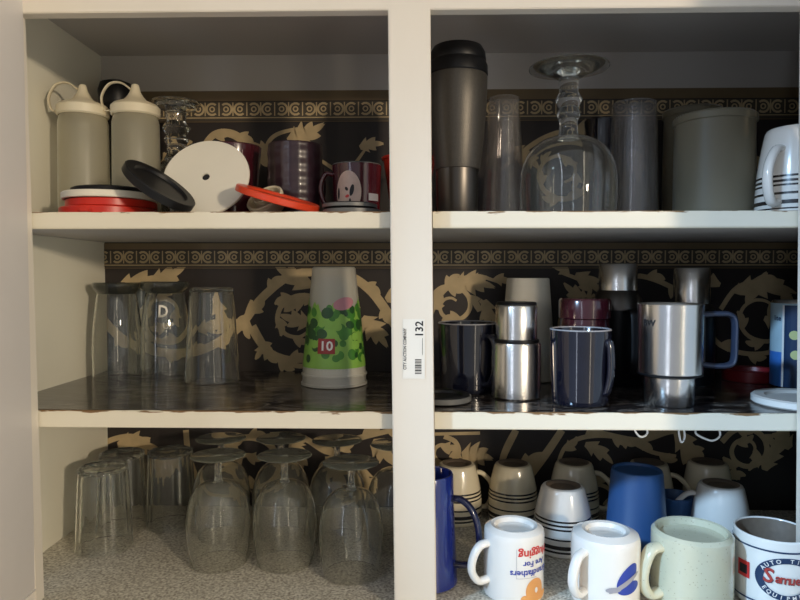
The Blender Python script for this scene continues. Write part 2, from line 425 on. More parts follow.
# ------------------------------------------------------------------ the papered wall
def build_wall():
    bm = bmesh.new()
    box(bm, XL-0.1, 1.1, YB, YB+0.02, -0.6, 0.50, 0)
    Yp = YB - 0.0004
    cnt = [0]
    def W(px, py, k=0):
        x, z = at_y(px, py, YB); return (x, Yp - k*0.00003, z)
    def quad(pts, mi, k):
        vs = [bm.verts.new(p) for p in pts]
        try: f = bm.faces.new(vs); f.material_index = mi
        except ValueError: pass
    def ribbon(pts, w0, w1, w2=None, n=7):
        cnt[0] += 1; k = cnt[0] % 40
        w0 *= 0.8; w1 *= 0.8; w2 = w2*0.8 if w2 is not None else None
        P = catmull([(x, y, 0) for x, y in pts], n); N = len(P)
        L, R_ = [], []
        for i, p in enumerate(P):
            t = P[min(i+1, N-1)] - P[max(i-1, 0)]
            if t.length < 1e-6: t = Vector((1, 0, 0))
            t.normalize(); nn = Vector((-t.y, t.x, 0)); u = i/(N-1)
            w = (w0*(1-u)**2 + 2*w1*u*(1-u)*1.0 + (w2 if w2 is not None else w0)*u*u)
            L.append(p+nn*w/2); R_.append(p-nn*w/2)
        for i in range(N-1):
            quad([W(L[i].x, L[i].y, k), W(L[i+1].x, L[i+1].y, k), W(R_[i+1].x, R_[i+1].y, k), W(R_[i].x, R_[i].y, k)], 1, k)
        run, nxt, sd = 0, 20, 1
        for i in range(1, N-1):      # small pointed leaves springing from the longer stems
            run += (P[i]-P[i-1]).length
            if run > nxt and N > 25:
                t = P[i+1]-P[i]; leaf(P[i].x, P[i].y, math.degrees(math.atan2(t.y, t.x))+sd*38, 19, 12, 2, -sd*0.7)
                nxt += 26; sd = -sd
    def leaf(x, y, ang, ln, wd, lobes=4, curl=0.35):
        """acanthus leaf: solid blade on a curved spine, jagged forward-pointing lobes"""
        cnt[0] += 1; k = cnt[0] % 40
        m = lobes*6; sp = []; a = math.radians(ang); px, py = x, y; st = ln/m
        for i in range(m+1):
            sp.append((px, py, a)); px += math.cos(a)*st; py += math.sin(a)*st; a += curl/m*1.6
        for s in (-1, 1):
            prev = None
            for i in range(m+1):
                u = i/m; env = wd*0.5*(0.30+0.9*math.sin(PI*min(1, u*0.86+0.10)))*(1-u**3)
                ph = (i % 6)/6.0
                h = env*(0.50+0.62*ph) if i < m else 0.3
                q = sp[i]; fw = ph*wd*0.16
                o_ = (q[0]-s*math.sin(q[2])*h+math.cos(q[2])*fw, q[1]+s*math.cos(q[2])*h+math.sin(q[2])*fw)
                cur = ((q[0], q[1]), o_)
                if prev: quad([W(*prev[0], k), W(*cur[0], k), W(*cur[1], k), W(*prev[1], k)], 1, k)
                prev = cur
    def spiral(cx, cy, r0, a0, turns, w, sgn=1, k=0.35, sy=0.92):
        pts = []
        n = int(8*turns)+1
        for i in range(n+1):
            u = i/n; r = r0*(1-u*(1-k)); a = math.radians(a0) + sgn*2*PI*turns*u
            pts.append((cx+r*math.cos(a), cy+sy*r*math.sin(a)))
        ribbon(pts, w, w*1.05, w*0.45, 5)
        return pts
    # row behind the middle shelf: stems, spirals and leaves
    ribbon([(100, 318), (125, 340), (160, 352), (200, 350), (236, 330), (262, 298), (290, 276), (318, 272), (345, 274), (372, 292), (396, 326)], 12, 9, 12)
    leaf(118, 290, -30, 62, 22, 4, 0.7); leaf(150, 282, -12, 40, 20, 3, -0.3)
    spiral(300, 322, 47, 175, 1.35, 8, -1, 0.28)
    ribbon([(252, 300), (247, 318), (256, 338), (272, 356), (300, 366), (318, 360)], 4, 9, 5)
    leaf(312, 285, 195, 46, 22, 3, 0.4); leaf(304, 300, 150, 30, 17, 3, 0.6)
    leaf(310, 322, 185, 30, 20, 3, 0.2); leaf(262, 345, 100, 16, 10, 2); leaf(232, 318, 120, 22, 12, 2)
    leaf(362, 318, 40, 38, 24, 4, 0.2); leaf(352, 300, 70, 18, 12, 2)
    leaf(386, 300, -30, 20, 18, 2); leaf(215, 300, 60, 40, 18, 3); leaf(196, 330, -20, 30, 16, 3)
    spiral(165, 316, 32, 20, 1.2, 7, 1, 0.3)
    # right opening
    ribbon([(425, 330), (436, 300), (452, 284), (476, 276), (498, 282)], 8, 9, 3); leaf(455, 286, -20, 40, 24, 4, 0.5)
    spiral(452, 306, 24, 200, 1.3, 6, 1, 0.3); leaf(446, 330, 60, 28, 16, 3)
    leaf(484, 300, 70, 30, 18, 3); ribbon([(480, 300), (520, 340), (560, 330), (590, 290), (560, 272)], 5, 8, 4)
    leaf(575, 275, 20, 34, 18, 3); leaf(588, 300, 200, 30, 16, 3)
    ribbon([(600, 290), (640, 276), (690, 300), (720, 345), (770, 352), (810, 320)], 6, 7, 5)
    spiral(762, 316, 42, 190, 1.5, 6, 1, 0.28); leaf(738, 292, -25, 60, 24, 4, 0.6); leaf(764, 318, 20, 26, 16, 3)
    leaf(720, 285, 200, 26, 14, 2)
    # upper row
    ribbon([(200, 152), (214, 135), (232, 134), (250, 146), (266, 158), (290, 170)], 6, 15, 6)
    ribbon([(262, 158), (272, 138), (292, 130), (318, 128)], 5, 6, 3); leaf(288, 142, -18, 40, 26, 4, -0.2)
    leaf(272, 152, 190, 22, 16, 3); leaf(360, 148, -25, 24, 15, 3); ribbon([(320, 160), (345, 172), (365, 150)], 4, 6, 3)
    leaf(575, 132, -15, 34, 22, 3); ribbon([(500, 170), (540, 140), (575, 132), (612, 150)], 4, 9, 5); leaf(510, 150, 20, 30, 20, 3)
    spiral(560, 172, 34, 0, 1.2, 7); spiral(735, 165, 30, 90, 1.2, 6); leaf(730, 150, 10, 34, 20, 3); leaf(630, 150, 60, 34, 20, 3)
    spiral(185, 165, 30, 0, 1.2, 7)
    # lower row
    ribbon([(84, 470), (100, 446), (128, 436), (150, 442)], 5, 9, 4); leaf(118, 446, -10, 40, 26, 4, 0.3); leaf(152, 448, 60, 40, 22, 4)
    leaf(176, 446, 100, 40, 20, 4); ribbon([(186, 430), (190, 460), (206, 490), (236, 494)], 7, 8, 4)
    spiral(252, 466, 36, 180, 1.4, 8, 1, 0.25); leaf(242, 452, 130, 30, 18, 3); leaf(232, 480, 40, 30, 18, 3); leaf(292, 440, 60, 36, 22, 4)
    ribbon([(270, 434), (300, 436), (330, 452), (352, 440), (392, 430)], 5, 10, 6); leaf(330, 455, 60, 42, 22, 4); leaf(372, 442, 30, 30, 26, 3)
    leaf(362, 468, 80, 34, 22, 4); spiral(342, 478, 26, 90, 1.2, 6, -1)
    spiral(444, 452, 17, 270, 1.3, 6, 1, 0.3); leaf(462, 456, -10, 30, 26, 4); ribbon([(434, 434), (480, 433)], 4, 4, 4)
    ribbon([(498, 475), (505, 452), (516, 430)], 3, 12, 8); leaf(520, 470, -50, 30, 16, 2); ribbon([(524, 482), (545, 455), (562, 430)], 12, 10, 9)
    ribbon([(556, 470), (566, 446), (590, 436), (622, 438), (652, 452), (676, 456)], 4, 8, 4); leaf(585, 444, 20, 34, 16, 3)
    ribbon([(600, 432), (640, 440), (680, 432), (706, 470), (740, 478)], 5, 9, 5); leaf(676, 432, 50, 50, 24, 3)
    spiral(746, 450, 26, 200, 1.5, 7, 1, 0.3); leaf(764, 470, -70, 44, 20, 4); leaf(790, 448, -130, 30, 20, 3)
    leaf(640, 470, 30, 30, 18, 3); spiral(600, 500, 30, 0, 1.1, 7)
    # borders: brown band, ring-and-bar frieze, thin line
    def border(pyt, b0, b1, ln):
        X0, X1 = XL, 1.0
        zt = at_y(419, pyt, YB)[1]; z0 = at_y(419, b0, YB)[1]; z1 = at_y(419, b1, YB)[1]; zl = at_y(419, ln, YB)[1]
        def strip(za, zb, mi, dy):
            quad([(X0, Yp-dy, za), (X1, Yp-dy, za), (X1, Yp-dy, zb), (X0, Yp-dy, zb)], mi, 0)
        strip(zt, z0, 2, 0.0014); strip(z0, zl, 3, 0.0014); strip(z1-0.001, z1-0.0026, 1, 0.0016); strip(z0-0.0004, z0+0.0012, 0, 0.0016)
        strip(zl-0.001, zl-0.0024, 2, 0.0016)
        zm = (z0+z1)/2; r = (z0-z1)*0.45; x = X0; i = 0; dy = 0.0017
        while x < X1:
            def arc(cx, a0, a1, rr, th):
                n = 10
                for k in range(n):
                    p = a0+(a1-a0)*k/n; q = a0+(a1-a0)*(k+1)/n
                    quad([(cx+rr*math.cos(p), Yp-dy, zm+rr*math.sin(p)), (cx+rr*math.cos(q), Yp-dy, zm+rr*math.sin(q)),
                          (cx+(rr-th)*math.cos(q), Yp-dy, zm+(rr-th)*math.sin(q)), (cx+(rr-th)*math.cos(p), Yp-dy, zm+(rr-th)*math.sin(p))], 1, 0)
            if i % 2: arc(x, -2.3, 2.3, r, 0.0036)
            else: arc(x, PI-2.3, PI+2.3, r, 0.0036)
            arc(x, 0, 2*PI, r*0.45, 0.0024)
            for bx in ((x+r*1.05),):
                quad([(bx-0.001, Yp-dy, zm-r), (bx+0.001, Yp-dy, zm-r), (bx+0.001, Yp-dy, zm+r), (bx-0.001, Yp-dy, zm+r)], 1, 0)
            x += r*2.1; i += 1
    border(90, 101, 116, 120)
    border(243, 250, 264, 267)
    # white painted wall above the paper, shade put into its grey colour
    zt = at_y(419, 90, YB)[1]
    quad([(XL, Yp-0.0012, zt), (1.0, Yp-0.0012, zt), (1.0, Yp-0.0012, 0.45), (XL, Yp-0.0012, 0.45)], 4, 0)
    o = finish(bm, 'wall_back', [M['paperdark'], M['paperscroll'], M['paperbrown'], M['papergrey'], M['greyed_white']], smooth=False)
    o['kind'] = 'structure'
build_wall()

# ------------------------------------------------------------------ cabinet
cab = thing('wall_cabinet', 'open white painted built-in cupboard with two shelves standing on the countertop', 'cupboard', (0, 0, Z3))
def cpart(name, fn, mats, parent=cab, smooth=False):
    bm = bmesh.new(); fn(bm)
    bm.transform(Matrix.Translation((0, 0, -Z3)))
    return finish(bm, name, mats, parent, smooth=smooth, ang=30)
XR = 1.0
cpart('side_panel', lambda b: box(b, XL-0.02, XL, 0.001, YB, Z3, ZC+0.02), M['paint_in'])
cpart('side_panel', lambda b: box(b, XR, XR+0.02, 0.001, YB, Z3, ZC+0.02), M['paint_in'])
cpart('top_panel', lambda b: box(b, XL, XR, 0.001, YB, ZC, ZC+0.02), M['greyed_white'])
for (zt, zb, liner) in ((Z1, Z1B, False), (Z2, Z2B, True)):
    def f(b, zt=zt, zb=zb):
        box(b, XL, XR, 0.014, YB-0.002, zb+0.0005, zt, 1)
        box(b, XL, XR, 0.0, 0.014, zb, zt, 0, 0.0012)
    s = cpart('shelf', f, [M['edge'], M['greyed_white']])
    if liner:
        def g(b):
            N = 90
            for i in range(N):      # thin contact paper whose front edge wanders a little
                pass
            xs = [XL+(XR-XL)*i/N for i in range(N+1)]
            fr = [b.verts.new((x, 0.001+0.0022*abs(math.sin(i*1.7)*math.cos(i*0.6)), zt+0.0006)) for i, x in enumerate(xs)]
            bk = [b.verts.new((x, YB-0.002, zt+0.0006)) for x in xs]
            for i in range(N): b.faces.new((fr[i], fr[i+1], bk[i+1], bk[i]))
        cpart('shelf_liner', g, M['marble'], s)
def stile(bm, pxl0, pxl1, pxr0, pxr1, y0=-0.020, y1=-0.0015):
    """corners read at picture heights 20 and 590"""
    def X(px, py, y): return at_y(px, py, y)
    yl = y1 if pxl0 > 415 else y0; yr = y1 if pxr0 < 415 else y0
    (a, za), (b, zb) = X(pxl0, 20, yl), X(pxl1, 590, yl); (c, zc), (d, zd) = X(pxr0, 20, yr), X(pxr1, 590, yr)
    def ext(xa, z1, xb, z2, z): return xa + (xb-xa)*(z-z1)/(z2-z1)
    T, B = 0.40, Z3
    v = []
    for y in (y0, y1):
        for (z, l, r) in ((T, ext(a, za, b, zb, T), ext(c, zc, d, zd, T)), (B, ext(a, za, b, zb, B), ext(c, zc, d, zd, B))):
            v += [bm.verts.new((l, y, z)), bm.verts.new((r, y, z))]
    for q in ((0, 1, 3, 2), (4, 5, 7, 6), (0, 2, 6, 4), (1, 3, 7, 5), (0, 1, 5, 4), (2, 3, 7, 6)): bm.faces.new([v[i] for i in q])
    bmesh.ops.bevel(bm, geom=list(bm.edges), offset=0.0012, segments=2, affect='EDGES')
cpart('stile', lambda b: stile(b, 4, 20, 26, 44.5), M['paint'])
cpart('stile', lambda b: stile(b, 388, 394.3, 430.7, 436.3), M['paint'])
cpart('stile', lambda b: stile(b, 799, 795, 850, 845), M['paint'])
zr = at_y(400, 9.5, -0.020)[1]
cpart('rail', lambda b: box(b, XL, XR, -0.0195, -0.002, zr, 0.40, 0, 0.001), M['paint'])
# doors, both swung open towards the room
hx = x_at(13, -0.02)
def door(name, hinge_x, ang, width, sgn):
    d = bpy.data.objects.new('door', None)
    bm = bmesh.new()
    box(bm, 0, sgn*width, -0.019, 0, 0.02, 0.80, 0, 0.0015)
    o = finish(bm, 'door', M['door'], cab, smooth=False)
    bpy.data.objects.remove(d)
    o.location = (hinge_x, -0.021, 0); o.rotation_euler = (0, 0, ang)
    for z in (0.060, 0.641):
        b2 = bmesh.new()
        tube(b2, [(0.000, -0.001, z-0.028), (0.000, -0.001, z), (0.000, -0.001, z+0.028)], 0.0032, seg=10)
        box(b2, 0.0, sgn*0.022, 0.0, 0.0012, z-0.026, z+0.026)
        finish(b2, 'hinge', M['paint'], o)
    return o
# left: hinge at its right end; closed it would lie to the left of the stile
door('door', hx-0.001, PI/2+math.radians(2), 0.36, -1)
door('door', x_at(838, -0.02), -PI/2, 0.25, 1)
cpart('added_light_block', lambda b: box(b, x_at(835, -0.0), XR, -0.0015, 0.0, Z3, 0.40), M['paint'])  # unseen panel added to keep the warm lamp out of the third section
ct = bmesh.new(); box(ct, XL-0.08, XR+0.08, -0.25, YB-0.001, Z3-0.035, Z3-0.0004, 0, 0.004)
tag(finish(ct, 'countertop', M['laminate'], smooth=False), 'speckled grey beige laminate countertop under the wine glasses and mugs', 'countertop')

# white coated hooks under the lower shelf
def hook(px, w, drop, label, k):
    x = x_at(px, 0.03); t = thing('cup_hook', label, 'hook', (x, 0.03, Z2B-drop), 0, None)
    bm = bmesh.new()
    pts = [(-w/2, 0, drop), (-w/2+0.001*k, 0, drop*0.5), (-w*0.1, 0, 0.0015), (w*0.25, 0, 0.0015), (w/2, 0, drop*0.35), (w/2-0.001, 0, drop*0.75)]
    tube(bm, pts, 0.0013, seg=8); finish(bm, 'wire', M['wire'], t)
    b2 = bmesh.new(); lathe(b2, [(0, drop), (0.004, drop), (0.0035, drop-0.0012), (0, drop-0.0016)], 16)
    b2.transform(Matrix.Translation((-w/2, 0, 0))); finish(b2, 'collar', M['wire'], t)
hook(643, 0.016, 0.016, 'white wire hook under the lower shelf, above the blue plastic tumbler', 1)
hook(684, 0.008, 0.022, 'short narrow white wire hook under the lower shelf, middle one of three', 1)
hook(713, 0.024, 0.020, 'widest white wire hook under the lower shelf, rightmost of three', -6)

# inventory sticker on the centre stile
def sticker():
    xc, zc = at_y(414, 349, -0.0207)
    t = thing('inventory_sticker', 'white numbered barcode sticker reading 132 on the centre post', 'sticker', (xc, -0.0207, zc))
    s = 0.76/650
    bm = bmesh.new(); box(bm, -11*s, 11*s, -0.0001, 0.0001, -30*s, 30*s); finish(bm, 'paper', M['paper'], t, smooth=False)
    def flat(fl, name):
        bm = bmesh.new(); vs = [bm.verts.new((x, -0.0004, y)) for x, y in fl.v]
        for f in fl.f: bm.faces.new([vs[i] for i in f])
        finish(bm, name, M['ink'], t, smooth=False)
    f = Flat(); f.text('132', 11*s, 5.6*s, 20*s, PI/2); flat(f, 'number')
    f = Flat(); f.text('CITY AUCTION COMPANY', 4.4*s, -9*s, 0, PI/2, 0.78); flat(f, 'lettering')
    f = Flat(); y = -25*s
    for w in (1, .6, 1.4, .6, .9, 1.6, .6, 1, .7, 1.2): 
        f.rect(1*s, 7.5*s, y, y+w*s*0.9, 1); y += (w+0.75)*s*0.9
    flat(f, 'barcode')
    f = Flat(); f.rect(8.2*s, 8.6*s, -6*s, 11*s, 1); flat(f, 'printed_line')
sticker()

# ------------------------------------------------------------------ TOP SHELF, left
def dist_r(px_w, Y): return px_w/2*(Y+D)/F
def zat(py, Y): return at_y(419, py, Y)[1]

def squeeze_bottle(px, Y, label, rz, strapdir, Rr):
    X = x_at(px, Y); t = thing('squeeze_bottle', label, 'bottle', (X, Y, Z1), 0, None)
    h = zat(112, Y) - Z1
    bm = bmesh.new()
    lathe(bm, [(0, 0.001), (Rr-0.004, 0), (Rr, 0.005), (Rr, h*0.25), (Rr-0.0006, h*0.6), (Rr-0.001, h-0.014), (Rr-0.003, h-0.006), (Rr-0.006, h)], 48)
    finish(bm, 'body', M['frostbottle'], t)
    bm = bmesh.new()
    lathe(bm, [(Rr-0.002, h-0.005), (Rr+0.0005, h-0.003), (Rr+0.0005, h+0.008), (Rr-0.003, h+0.012), (0.016, h+0.018), (0.011, h+0.024), (0.0075, h+0.030), (0.005, h+0.040), (0.003, h+0.0415), (0, h+0.0415)], 40)
    finish(bm, 'cap', M['creamp'], t)
    bm = bmesh.new(); d = Vector((strapdir, -0.15, 0)).normalized()
    pts = [Vector((0, 0, h+0.034))+d*0.006, Vector((0, 0, h+0.043))+d*0.020, Vector((0, 0, h+0.040))+d*0.036, Vector((0, 0, h+0.022))+d*0.046,
           Vector((0, 0, h+0.004))+d*0.042, Vector((0, 0, h+0.004))+d*(Rr-0.002)]
    tube(bm, pts, 0.0042, 0.0014, (d.y, -d.x, 0), 10)
    finish(bm, 'cap_strap', M['creamp'], t)
squeeze_bottle(86, 0.15, 'milky squeeze bottle nearest the left wall, cream cap with looped strap', 0, -1, 0.0345)
squeeze_bottle(138, 0.15, 'milky squeeze bottle second from the left wall, looped cap strap, beside the glass goblet', 0, -1, 0.033)

def black_bottle():
    Y = 0.27; X = x_at(119, Y); t = thing('black_bottle', 'tall black bottle with domed lid behind the two squeeze bottles', 'bottle', (X, Y, Z1))
    h = zat(79, Y)-Z1
    bm = bmesh.new(); lathe(bm, [(0, 0), (0.030, 0), (0.031, 0.004), (0.031, h*0.80), (0.028, h*0.83)], 40); finish(bm, 'body', M['blackplastic'], t)
    bm = bmesh.new(); lathe(bm, [(0.026, h*0.825), (0.027, h*0.85), (0.0275, h*0.93), (0.024, h*0.98), (0.012, h), (0, h)], 40); finish(bm, 'lid', M['blackplastic'], t)
black_bottle()

def goblet(name, label, px, Y, Z, H, Rf, Rs, Rbw, hb, mat, dome=0.55, knot=True, foot_h=0.016):
    """upside-down goblet: rim on the shelf, foot on top"""
    X = x_at(px, Y); t = thing(name, label, 'glass', (X, Y, Z))
    n = 12
    prof = [(Rbw*0.97, 0.0005), (Rbw*0.985, hb*0.10), (Rbw, hb*0.3)]
    for i in range(n+1):
        u = i/n; a = u*PI/2
        prof.append((max(Rs*0.9, Rbw*math.cos(a)**0.72), hb*(1-dome) + hb*dome*math.sin(a)))
    bm = bmesh.new(); lathe(bm, ring(prof, 0.0026), 56); finish(bm, 'bowl', mat, t)
    bm = bmesh.new()
    top = H - foot_h
    sp = [(Rs*1.25, hb-0.002), (Rs, hb+0.006)]
    if knot: sp += [(Rs*0.95, hb+(top-hb)*0.25), (Rs*1.3, hb+(top-hb)*0.38), (Rs*1.0, hb+(top-hb)*0.48), (Rs*1.45, hb+(top-hb)*0.62), (Rs*1.0, hb+(top-hb)*0.76)]
    else: sp += [(Rs*0.92, hb+(top-hb)*0.5)]
    sp += [(Rs*1.1, top)]
    lathe(bm, [(0, sp[0][1])] + sp + [(0, sp[-1][1])], 24); finish(bm, 'stem', mat, t)
    bm = bmesh.new()
    lathe(bm, [(0, top-0.001), (Rs*1.1, top-0.001), (Rs*2.0, top+foot_h*0.25), (Rf*0.8, top+foot_h*0.62), (Rf, H-0.0022), (Rf, H-0.0008), (Rf*0.97, H), (Rf*0.6, H-foot_h*0.25), (0, H-foot_h*0.35)], 48)
    finish(bm, 'foot', mat, t)
    return t
goblet('glass_goblet', 'clear thick glass goblet upside down behind the white disc', 178, 0.222, Z1, zat(101, 0.222)-Z1, 0.037, 0.0145, 0.037, 0.104, M['glass'], 0.5, True, 0.012)
goblet('glass_goblet', 'large clear glass goblet with wide foot upside down beside the black tumbler', 567, 0.11, Z1, zat(68, 0.11)-Z1, 0.053, 0.0125, 0.064, zat(137, 0.11)-Z1, M['glass'], 0.55, True, 0.015)

def disc(name, label, cat, loc, rot, R, th, mats, prof=None, parts=None, group=None):
    t = thing(name, label, cat, loc, 0, group, rot=rot)
    return t
def lid_mesh(bm, R, th, lip=0.0035, top=0, rim=0):
    lathe(bm, [(0, th*0.62, top), (R*0.72, th*0.62, top), (R*0.76, th*0.95, top), (R-0.0012, th, rim), (R, th-0.0012, rim), (R, 0.001, rim), (R-0.001, 0, rim), (R-0.003, 0.0, rim), (R-0.004, th*0.45, top), (0, th*0.45, top)], 56)
def lid(label, X, Y, Z, R, th, mat, rimmat=None, rot=(0, 0, 0), cat='lid', group=None, tab=None):
    t = thing('lid', label, cat, (X, Y, Z), 0, group, rot=rot)
    bm = bmesh.new(); lid_mesh(bm, R, th, 0, 0, 0); finish(bm, 'disc', mat, t)
    if rimmat:
        bm = bmesh.new()
        lathe(bm, [(R+0.0002, th*0.15), (R+0.0016, th*0.2), (R+0.0016, th*0.8), (R+0.0002, th*0.85)], 56); finish(bm, 'rim', rimmat, t)
    if tab:
        bm = bmesh.new(); box(bm, -0.006, 0.006, -R-0.007, -R+0.002, th*0.2, th*0.6, 0, 0.001); finish(bm, 'tab', mat, t)
    return t
Yl = 0.085; Rl = dist_r(90, Yl); xl = x_at(112, Yl)
lid('bottom red plastic lid of the pile beside the squeeze bottles', xl-0.002, Yl, Z1, Rl+0.001, 0.0115, M['red'], tab=True)
lid('second red plastic lid in the pile, just under the white rimmed lid', xl+0.001, Yl+0.002, Z1+0.012, Rl-0.003, 0.010, M['red'])
lid('white plastic lid lying on the two red lids', xl-0.001, Yl, Z1+0.0225, Rl-0.001, 0.009, M['whitep'])
lid('dark grey lid on top of the pile of red and white lids', xl-0.001, Yl+0.004, Z1+0.032, Rl*0.80, 0.007, M['blackplastic'], M['blackplastic'])
# black lid leaning down to the right from the pile
x0, z0 = at_y(158, 187, 0.030)
lid('black plastic lid leaning steeply against the red pile beside the white disc', x0-0.001, 0.030, z0-0.003, 0.0475, 0.0105, M['blackplastic'], rot=(math.radians(9), math.radians(38), 0))
# white disc leaning back
def white_disc():
    R = dist_r(87, 0.09); Yd = 0.070; X = x_at(207, 0.09); tl = math.radians(66)
    t = thing('white_disc', 'round white disc with a small dark centre hole, leaning upright on the upper shelf', 'disc', (X, Yd, Z1+0.0005), rot=(tl, 0, 0))
    bm = bmesh.new(); lathe(bm, [(0.0052, 0), (R-0.001, 0), (R, 0.001), (R, 0.0035), (R-0.001, 0.0045), (0.0052, 0.0045), (0.0052, 0)], 72)
    bm.transform(Matrix.Translation((0, R, 0))); finish(bm, 'plate', M['whitep'], t)
    bm = bmesh.new(); lathe(bm, [(0, 0.002), (0.0052, 0.002), (0.0052, 0.0010), (0, 0.0010)], 24)
    bm.transform(Matrix.Translation((0, R, 0))); finish(bm, 'hub_hole', M['ink'], t)
white_disc()
mug('coffee_mug', 'dark maroon mug partly hidden behind the white disc', 'mug', x_at(234, 0.215), 0.215, Z1, zat(146, 0.215)-Z1, 0.043, 0.034, M['maroon'], math.radians(150), flip=False)
# plum beaded mug
def plum():
    Y = 0.17; R = dist_r(54, Y); H = zat(145, Y)-Z1
    t = thing('beaded_mug', 'dark plum mug with raised beaded bands behind the red lid', 'mug', (x_at(296, Y), Y, Z1))
    bm = bmesh.new(); p = [(0, 0.002), (R*0.82, 0)]
    n = 46
    for i in range(n+1):
        z = 0.002+(H-0.004)*i/n; p.append((R*(0.9+0.1*min(1, z/H*3)) + 0.0005*math.sin(z/H*2*PI*6), z))
    p += [(R-0.001, H), (R-0.003, H), (R-0.0035, H-0.003), (R-0.005, 0.01), (0, 0.009)]
    lathe(bm, p, 96, flute=(0.005, 20, lambda z: 1.0)); finish(bm, 'body', M['plum'], t, ang=50)
    bm = bmesh.new(); d = fdir(math.radians(150)); side = (d.y, -d.x, 0); q = R-0.002
    tube(bm, [d*q+Vector((0, 0, H*0.82)), d*(q+0.016)+Vector((0, 0, H*0.85)), d*(q+0.026)+Vector((0, 0, H*0.6)), d*(q+0.02)+Vector((0, 0, H*0.3)), d*q+Vector((0, 0, H*0.22))], 0.006, 0.0045, side)
    finish(bm, 'handle', M['plum'], t)
plum()
# cream lid, orange-red lid leaning over it
def cream_cup():
    Y = 0.118; t = thing('cream_cap', 'cream plastic cap lying tilted under the leaning orange red lid', 'cap', (x_at(272, Y), Y, Z1+0.014), rot=(math.radians(38), math.radians(-24), 0))
    R = 0.025
    bm = bmesh.new(); lathe(bm, [(0, 0.001), (R*0.8, 0), (R*0.9, 0.004), (R, 0.016), (R+0.0015, 0.017), (R+0.0015, 0.021), (R, 0.0225), (R-0.002, 0.021), (R*0.85, 0.006), (0, 0.005)], 40); finish(bm, 'shell', M['creamp'], t)
    bm = bmesh.new(); lathe(bm, [(R*0.55, 0.005), (R*0.6, 0.024), (R*0.55, 0.025), (R*0.5, 0.024), (R*0.5, 0.005)], 32); finish(bm, 'inner_ring', M['creamp'], t)
cream_cup()
x0, z0 = at_y(278, 197, 0.06)
lid('orange red plastic lid leaning in front of the plum mug', x0, 0.056, z0-0.006, 0.0545, 0.0085, M['orange'], rot=(math.radians(7), math.radians(16), 0))
# picture mug
def picmug():
    Y = 0.15; R = dist_r(49, Y); H = zat(165, Y)-Z1
    t = mug('picture_mug', 'small maroon mug with a pale oval portrait and a white rim', 'mug', x_at(357, Y), Y, Z1, H, R, R*0.92, M['maroon'], math.radians(-88), rimmat=M['greyrim'], hout=0.018, hw=(0.005, 0.0035))
    f = Flat(); f.ellipse(0, 0, 0.0185, 0.029); f.wrap('printed_oval', M['picture'], t, R, math.radians(-20), H*0.48)
    f = Flat(); f.ellipse(-0.002, 0.004, 0.002, 0.003, rot=0.6); f.ellipse(0.0055, 0.002, 0.0028, 0.008, rot=-0.2); f.ellipse(-0.0145, -0.002, 0.0018, 0.008); f.ellipse(0.003, -0.014, 0.0015, 0.005); f.wrap('printed_figure', M['ink'], t, R, math.radians(-20), H*0.48, off=0.0009)
    f = Flat(); f.ellipse(-0.001, -0.006, 0.003, 0.002, rot=0.3); f.wrap('printed_lips', M['redink'], t, R, math.radians(-20), H*0.48, off=0.0009)
    f = Flat(); f.rect(-0.009, 0.009, -0.005, 0.005); f.wrap('printed_patch', M['greyink'], t, R, math.radians(42), H*0.4)
picmug()
def redcup():
    Y = 0.19; t = thing('plastic_cup', 'red plastic cup half hidden behind the centre post on the upper shelf', 'cup', (x_at(409, Y), Y, Z1)); H = zat(158, Y)-Z1
    bm = bmesh.new(); lathe(bm, [(0, 0.001), (0.024, 0), (0.025, 0.002), (0.038, H-0.003)], 40); finish(bm, 'body', M['red'], t)
    bm = bmesh.new(); lathe(bm, [(0.038, H-0.004), (0.0405, H-0.003), (0.0405, H), (0.038, H), (0.0375, H-0.002)], 40); finish(bm, 'rim', M['red'], t)
redcup()
Yq = 0.055; rq = dist_r(55, Yq)
lid('black lid with a grey edge at the front, below the portrait mug', x_at(352, Yq), Yq, Z1, rq, 0.008, M['blackplastic'], M['greyrim'])
lid('upper black lid stacked on the grey edged lid below the portrait mug', x_at(350, Yq+0.004), Yq+0.004, Z1+0.0085, rq*0.96, 0.007, M['blackplastic'], M['greyrim'])

# ------------------------------------------------------------------ TOP SHELF, right
def travel_tumbler():
    Y = 0.085; X = x_at(457, Y); H = zat(48, Y)-Z1; s = (Y+D)/F
    t = thing('travel_tumbler', 'tall black travel tumbler with pebbled grip beside the centre post', 'tumbler', (X, Y, Z1))
    zl, zb = zat(77, Y)-Z1, zat(170, Y)-Z1
    bm = bmesh.new(); lathe(bm, [(0, 0.001), (19*s, 0), (20*s, 0.003), (21*s, zb-0.002), (21*s, zb)], 48); finish(bm, 'base', M['steel_dark'], t)
    bm = bmesh.new(); lathe(bm, [(20.5*s, zb-0.001), (22*s, zb), (22.8*s, zb+0.004), (26*s, zb+(zl-zb)*0.35), (28.6*s, zb+(zl-zb)*0.7), (29.3*s, zl-0.003), (28.6*s, zl)], 64); finish(bm, 'grip', M['blackrough'], t)
    bm = bmesh.new(); lathe(bm, [(28.2*s, zl-0.001), (29.6*s, zl+0.001), (29.4*s, zl+0.012), (27.5*s, zl+0.018), (27.9*s, zl+0.020), (27*s, H-0.008), (24*s, H-0.001), (20*s, H), (18*s, H-0.003), (0, H-0.003)], 64); finish(bm, 'lid', M['blackplastic'], t)
    bm = bmesh.new(); box(bm, -0.008, 0.006, -0.020, -0.008, H-0.003, H+0.001, 0, 0.001); finish(bm, 'sip_tab', M['blackplastic'], t)
travel_tumbler()
